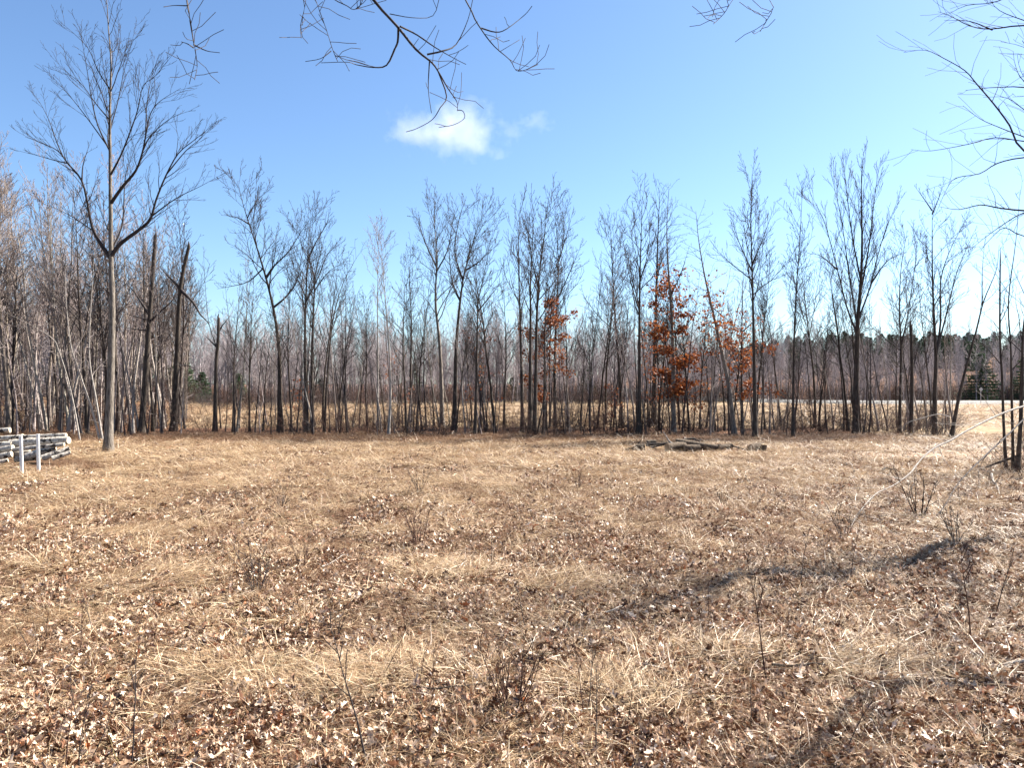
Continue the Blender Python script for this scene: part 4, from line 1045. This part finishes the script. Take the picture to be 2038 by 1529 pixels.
loose_branch('bent_sapling', 'long pale bent sapling arching down from the right edge to the ground', [(2075, 800, 24), (2038, 808, 23.4), (2000, 822, 22.7), (1960, 838, 22), (1920, 855, 21.3), (1893, 875, 20.8), (1865, 890, 20.3), (1840, 905, 19.8), (1825, 925, 19.3), (1812, 945, 18.9), (1780, 965, 18.2), (1745, 985, 17.6), (1715, 1015, 16.8), (1690, 1052, 16.0)], 4.2, 'bark_pale', 'sapling')
loose_branch('bent_sapling', 'dark bent branch slanting down below the pale arching one', [(2060, 818, 24), (2038, 835, 23.2), (2008, 862, 22.2), (1970, 900, 20.8), (1935, 935, 19.6), (1905, 965, 18.6), (1880, 1005, 17.6), (1845, 1048, 16.2)], 3.6, 'twig_dark', 'branch')
loose_branch('fallen_branch', 'dark fallen branch leaning on the clump at the right edge', [(2030, 904, 26), (1985, 920, 26.3), (1950, 932, 26.2), (1915, 942, 25.8)], 6, 'bark_dark', 'branch', twig_dens=0.4)
loose_branch('fallen_branch', 'pale dead branch curving above the grass near the gap', [(1890, 828, 36), (1868, 828, 36), (1840, 834, 36), (1815, 838, 36), (1800, 846, 36), (1795, 860, 36)], 2.6, 'bark_pale', 'branch', twig_dens=0.5)
def ground_branch(label, a, b, w, mat, lift=0.03):
    (x0, y0), (x1, y1) = a, b
    n = 5; pts = []
    for i in range(n):
        t = i / (n - 1); px = x0 + (x1 - x0) * t; py = y0 + (y1 - y0) * t + RND.gauss(0, 2.0)
        D = depth(py); D = (H - hz((px - CX) / F * D, D) - lift - 0.02) * F / (py - CY)
        pts.append((px, py, D))
    return loose_branch('fallen_branch', label, pts, w, mat, 'branch', twig_dens=0.8)
ground_branch('crooked dark twig lying below the bright straw patch', (830, 1372), (968, 1362), 5, 'bark_dark', 0.10)
ground_branch('long grey stick lying at the lower right edge', (2050, 1320), (1925, 1322), 8, 'bark_pale', 0.05)
ground_branch('dark stick lying in leaves right of the lower centre', (1535, 1322), (1650, 1328), 7, 'bark_dark', 0.05)
ground_branch('thin grey stick lying in the lower right grass', (1745, 1356), (1835, 1352), 4, 'bark_pale')
ground_branch('pale stick slanting across the middle of the shadow', (1205, 1222), (1262, 1198), 4, 'bark_pale', 0.06)
ground_branch('pale stick crossing the bottom edge left of centre', (690, 1510), (830, 1478), 4, 'bark_pale')
ground_branch('pale stalk lying across the lower left corner', (0, 1360), (140, 1285), 4, 'bark_pale', 0.06)
ground_branch('short pale stick standing out near the right clump', (1975, 948), (1990, 985), 5, 'bark_pale', 0.05)
ground_branch('dark twig with forks left of the tree shadow', (1100, 1232), (1180, 1250), 5, 'bark_dark', 0.06)
ground_branch('dark curved stick in the meadow below the path', (1756, 934), (1790, 940), 4, 'bark_dark', 0.06)
ground_branch('long pale reed stalk leaning near the left shrubs', (640, 1130), (700, 1105), 3, 'bark_pale', 0.05)

# ------------------------------------------------------------------ logs
def log(label, a, b, w, D0, D1, bark='log_bark', end='log_end', name='log', cat='log', group=None, bend=0.05):
    p, q = np.array(W(a[0], a[1], D0)), np.array(W(b[0], b[1], D1))
    L = np.linalg.norm(q - p); r = w / F * D0 / 2; d = (q - p) / L
    n = 9; s = 14
    off = np.array([RND.gauss(0, bend), RND.gauss(0, bend), RND.gauss(0, bend * 0.6)]) * L * 0.3
    pts = [tuple(d * L * t - d * L / 2 + off * math.sin(math.pi * t)) for t in np.linspace(0, 1, n)]
    rad = [r * RND.uniform(0.93, 1.07) * (1.06 - 0.14 * i / n) for i in range(n)]
    V, Q = tubes([(pts, rad, 0)], lambda lev: s)
    V = V + (np.random.default_rng(int(a[0] * 7 + b[1])).normal(0, r * 0.035, V.shape))
    root = link(bpy.data.objects.new(name, np_mesh(name, V, [Q], M[bark]))); root.location = tuple((p + q) / 2)
    tag(root, label, cat, group)
    for e, ring in ((0, list(range(s))[::-1]), (1, list(range((n - 1) * s, n * s)))):
        ve = V[ring]; c = ve.mean(0) + d * (0.012 if e else -0.012)
        vv = np.concatenate([ve, [c]]); f = [(i, (i + 1) % s, s) for i in range(s)]
        link(bpy.data.objects.new('cut_end', np_mesh('cut_end', vv, [f], M[end], False)), root)
    return root

GP = 'logs of the pile on the left'
for a, b, w, D0, D1, lab in [
    ((-80, 880), (132, 867), 10, 29.4, 29.3, 'slim pale log lying on top of the pile'), ((-90, 892), (46, 870), 13, 29.7, 29.6, 'grey log at the top left of the pile'),
    ((20, 884), (137, 877), 17, 29.0, 28.9, 'thick white log with a cut end at the right of the pile'), ((-80, 890), (26, 886), 15, 29.0, 28.9, 'white log in the pile left of the posts'),
    ((-80, 912), (26, 892), 14, 28.6, 28.5, 'grey log slanting behind the left post'), ((24, 896), (128, 885), 8, 28.5, 28.5, 'thin pale pole crossing behind both posts'),
    ((52, 909), (112, 891), 14, 28.3, 28.6, 'pale log behind the right post'), ((84, 912), (138, 893), 12, 28.2, 28.6, 'mossy grey log low at the right of the pile'),
    ((104, 913), (140, 900), 9, 28.1, 28.4, 'short dark log at the right foot of the pile'), ((-70, 926), (24, 904), 14, 28.0, 28.2, 'grey log low at the left of the pile'),
    ((-90, 950), (38, 933), 11, 26.6, 27.0, 'pale log lying on the grass in front of the pile'), ((-70, 866), (20, 856), 11, 31.5, 31.6, 'grey log lying behind the pile'), ((-25, 926), (16, 916), 9, 27.6, 27.8, 'short broken log in front of the left of the pile'),
    ((30, 915), (80, 910), 12, 28.6, 28.7, 'dark shaded log at the bottom of the pile'), ((-60, 912), (60, 902), 13, 29.3, 29.3, 'grey log inside the middle of the pile')]:
    log(lab, a, b, w, D0, D1, group=GP)
for a, b, w, D0, D1, lab in [((1266, 897), (1285, 895), 13, 33.9, 33.8, 'short dark log at the left of the brush pile'), ((1328, 898), (1363, 893), 17, 33.8, 34.2, 'round brown log in the middle of the brush pile'),
    ((1362, 899), (1392, 897), 14, 33.7, 33.8, 'dark log right of the round brown log'), ((1345, 886), (1428, 897), 14, 34.6, 34.2, 'long dark log lying across the brush pile'),
    ((1432, 899), (1456, 893), 11, 34.0, 34.2, 'small split log at the right of the brush pile'), ((1286, 888), (1306, 886), 11, 35.0, 35.0, 'small dark log at the back left of the brush pile')]:
    log(lab, (a[0], a[1] - 6), (b[0], b[1] - 5), w * 1.05, D0, D1, 'log_brown', 'log_brown_end', group='logs of the brush pile')
log('dark cut stump block lying right of the brush pile', (1494, 895), (1514, 890), 21, 34.1, 34.4, 'log_brown', 'log_brown_end', 'log_block', 'log')
log('small upright log block beside the dark stump block', (1520, 902), (1521, 885), 12, 34.0, 34.0, 'log_brown', 'log_brown_end', 'log_block', 'log')
for lab, pts, w, mt in [('pale dead branch sticking up from the brush pile', [(1340, 884, 34.3), (1332, 875, 34.4), (1320, 859, 34.5)], 5, 'bark_pale'), ('brown broken branch propped left of the brush pile', [(1246, 899, 34.0), (1262, 888, 34.1), (1278, 873, 34.2)], 6, 'log_brown'),
                        ('grey crooked branch lying over the brush pile logs', [(1285, 887, 34.6), (1310, 881, 34.6), (1340, 882, 34.6), (1375, 886, 34.4), (1392, 903, 33.7)], 5, 'bark_dark'), ('dark twiggy branch at the back of the brush pile', [(1350, 880, 35.4), (1380, 876, 35.6), (1400, 885, 35.4)], 6, 'bark_dark'),
                        ('short pale branch across the right of the brush pile', [(1381, 886, 34.0), (1386, 894, 33.8), (1394, 903, 33.6)], 4, 'bark_pale')]:
    loose_branch('dead_branch', lab, pts, w, mt, 'branch', twig_dens=0.7)

for k, (x0, x1, lab) in enumerate([(1258, 1300, 'dark crooked branch low at the left end of the brush pile'), (1300, 1352, 'dark forked branch in the left half of the brush pile'), (1352, 1410, 'dark forked branch over the long log of the brush pile'),
                                   (1395, 1450, 'dark branch trailing off the right half of the brush pile'), (1430, 1475, 'thin branch at the right end of the brush pile')]):
    yb = 34.2 + 0.5 * (k % 2)
    loose_branch('dead_branch', lab, [(x0, 894 - 7 * (k % 2), yb), ((x0 + x1) / 2, 884, yb + 0.2), (x1, 890, yb + 0.1), (x1 + 12, 897, yb)], 5, 'bark_dark', 'branch', twig_dens=2.5)

# ------------------------------------------------------------------ posts, sign, marker
def box_mesh(name, sx, sy, sz, mat, bevel=0.008):
    import bmesh
    bm = bmesh.new(); bmesh.ops.create_cube(bm, size=1.0)
    for v in bm.verts: v.co.x *= sx; v.co.y *= sy; v.co.z = (v.co.z + 0.5) * sz
    bmesh.ops.bevel(bm, geom=bm.edges[:], offset=bevel, segments=2, affect='EDGES')
    me = bpy.data.meshes.new(name); bm.to_mesh(me); bm.free(); me.materials.append(mat); return me
for (bx, by), (tx, ty), lab in (((44, 945), (42, 873), 'left one of the two white posts in front of the log pile'), ((77, 941), (76, 871), 'right one of the two white posts in front of the log pile')):
    D = depth(by); x = (bx - CX) / F * D; z = hz(x, D); h = (by - ty) / F * D
    root = link(bpy.data.objects.new('white_post', box_mesh('white_post', 0.088, 0.088, h + 0.25, M['white_paint']))); root.location = (x, D, z - 0.22); root.rotation_euler = (RND.gauss(0, .01), (tx - bx) / (by - ty), 0.25)
    tag(root, lab, 'post', 'white posts')
    cap = link(bpy.data.objects.new('cap', box_mesh('cap', 0.104, 0.104, 0.03, M['white_paint'])), root); cap.location = (0, 0, h + 0.252)

def sign():
    D = 113.5; x = (1952 - CX) / F * D; z = hz(x, D) 
    root = empty('road_sign', (x, D, z)); tag(root, 'small grey road sign on a thin post in front of the pine', 'sign')
    link(bpy.data.objects.new('post', box_mesh('post', 0.07, 0.07, 2.2, M['galv'])), root)
    p = link(bpy.data.objects.new('sign_plate', box_mesh('sign_plate', 0.46, 0.03, 0.46, M['galv'])), root); p.location = (0, -0.06, 1.75); p.rotation_euler = (0, 0, 0)
    p.rotation_euler = (0, R(45), 0); p.location = (-0.163, -0.06, 2.05)
sign()

# ------------------------------------------------------------------ the small clouds: real volumes high over the far wood
def cloud(label, px, py, wpx, hpx, D, dens, seed):
    import bmesh
    c = W(px, py, D); sx, sz = wpx / F * D / 2, hpx / F * D / 2
    bm = bmesh.new(); bmesh.ops.create_icosphere(bm, subdivisions=3, radius=1.0)
    for v in bm.verts: v.co.x *= sx * 1.25; v.co.y *= sx * 0.8; v.co.z *= sz * 1.3
    me = bpy.data.meshes.new('cloud'); bm.to_mesh(me); bm.free()
    m, n, l, out = new_mat('cloud_vapour')
    tc = n.new('ShaderNodeTexCoord')
    mp = n.new('ShaderNodeMapping'); mp.inputs['Scale'].default_value = (1 / (sx * 1.25), 1 / (sx * 0.8), 1 / (sz * 1.3)); l.new(tc.outputs['Object'], mp.inputs['Vector'])
    ln = n.new('ShaderNodeVectorMath'); ln.operation = 'LENGTH'; l.new(mp.outputs[0], ln.inputs[0])
    no = n.new('ShaderNodeTexNoise'); no.noise_dimensions = '4D'; no.inputs['W'].default_value = seed; no.inputs['Scale'].default_value = 2.3 / sx; no.inputs['Detail'].default_value = 5; no.inputs['Roughness'].default_value = 0.6; l.new(tc.outputs['Object'], no.inputs['Vector'])
    a = n.new('ShaderNodeMath'); a.operation = 'MULTIPLY_ADD'; a.inputs[1].default_value = 2.6; a.inputs[2].default_value = -0.85; l.new(no.outputs['Fac'], a.inputs[0])
    s = n.new('ShaderNodeMath'); s.operation = 'SUBTRACT'; l.new(a.outputs[0], s.inputs[0]); l.new(ln.outputs['Value'], s.inputs[1])
    sh = n.new('ShaderNodeMath'); sh.operation = 'ADD'; sh.inputs[1].default_value = 0.22; l.new(s.outputs[0], sh.inputs[0])
    cl = n.new('ShaderNodeMath'); cl.operation = 'MULTIPLY'; cl.use_clamp = True; cl.inputs[1].default_value = 1.6; l.new(sh.outputs[0], cl.inputs[0])
    dn = n.new('ShaderNodeMath'); dn.operation = 'MULTIPLY'; dn.inputs[1].default_value = dens; l.new(cl.outputs[0], dn.inputs[0])
    pv = n.new('ShaderNodeVolumePrincipled'); pv.inputs['Color'].default_value = (1, 1, 1, 1); pv.inputs['Anisotropy'].default_value = 0.0
    l.new(dn.outputs[0], pv.inputs['Density']); l.new(pv.outputs[0], out.inputs['Volume'])
    me.materials.append(m)
    o = link(bpy.data.objects.new('cloud', me)); o.location = c
    tag(o, label, 'cloud', 'small clouds')
cloud('small white cloud in the middle of the blue sky', 905, 260, 270, 100, 1500, 0.0055, 2.0)
cloud('wisp of cloud just right of the white cloud', 1066, 242, 80, 44, 1500, 0.004, 4.0)
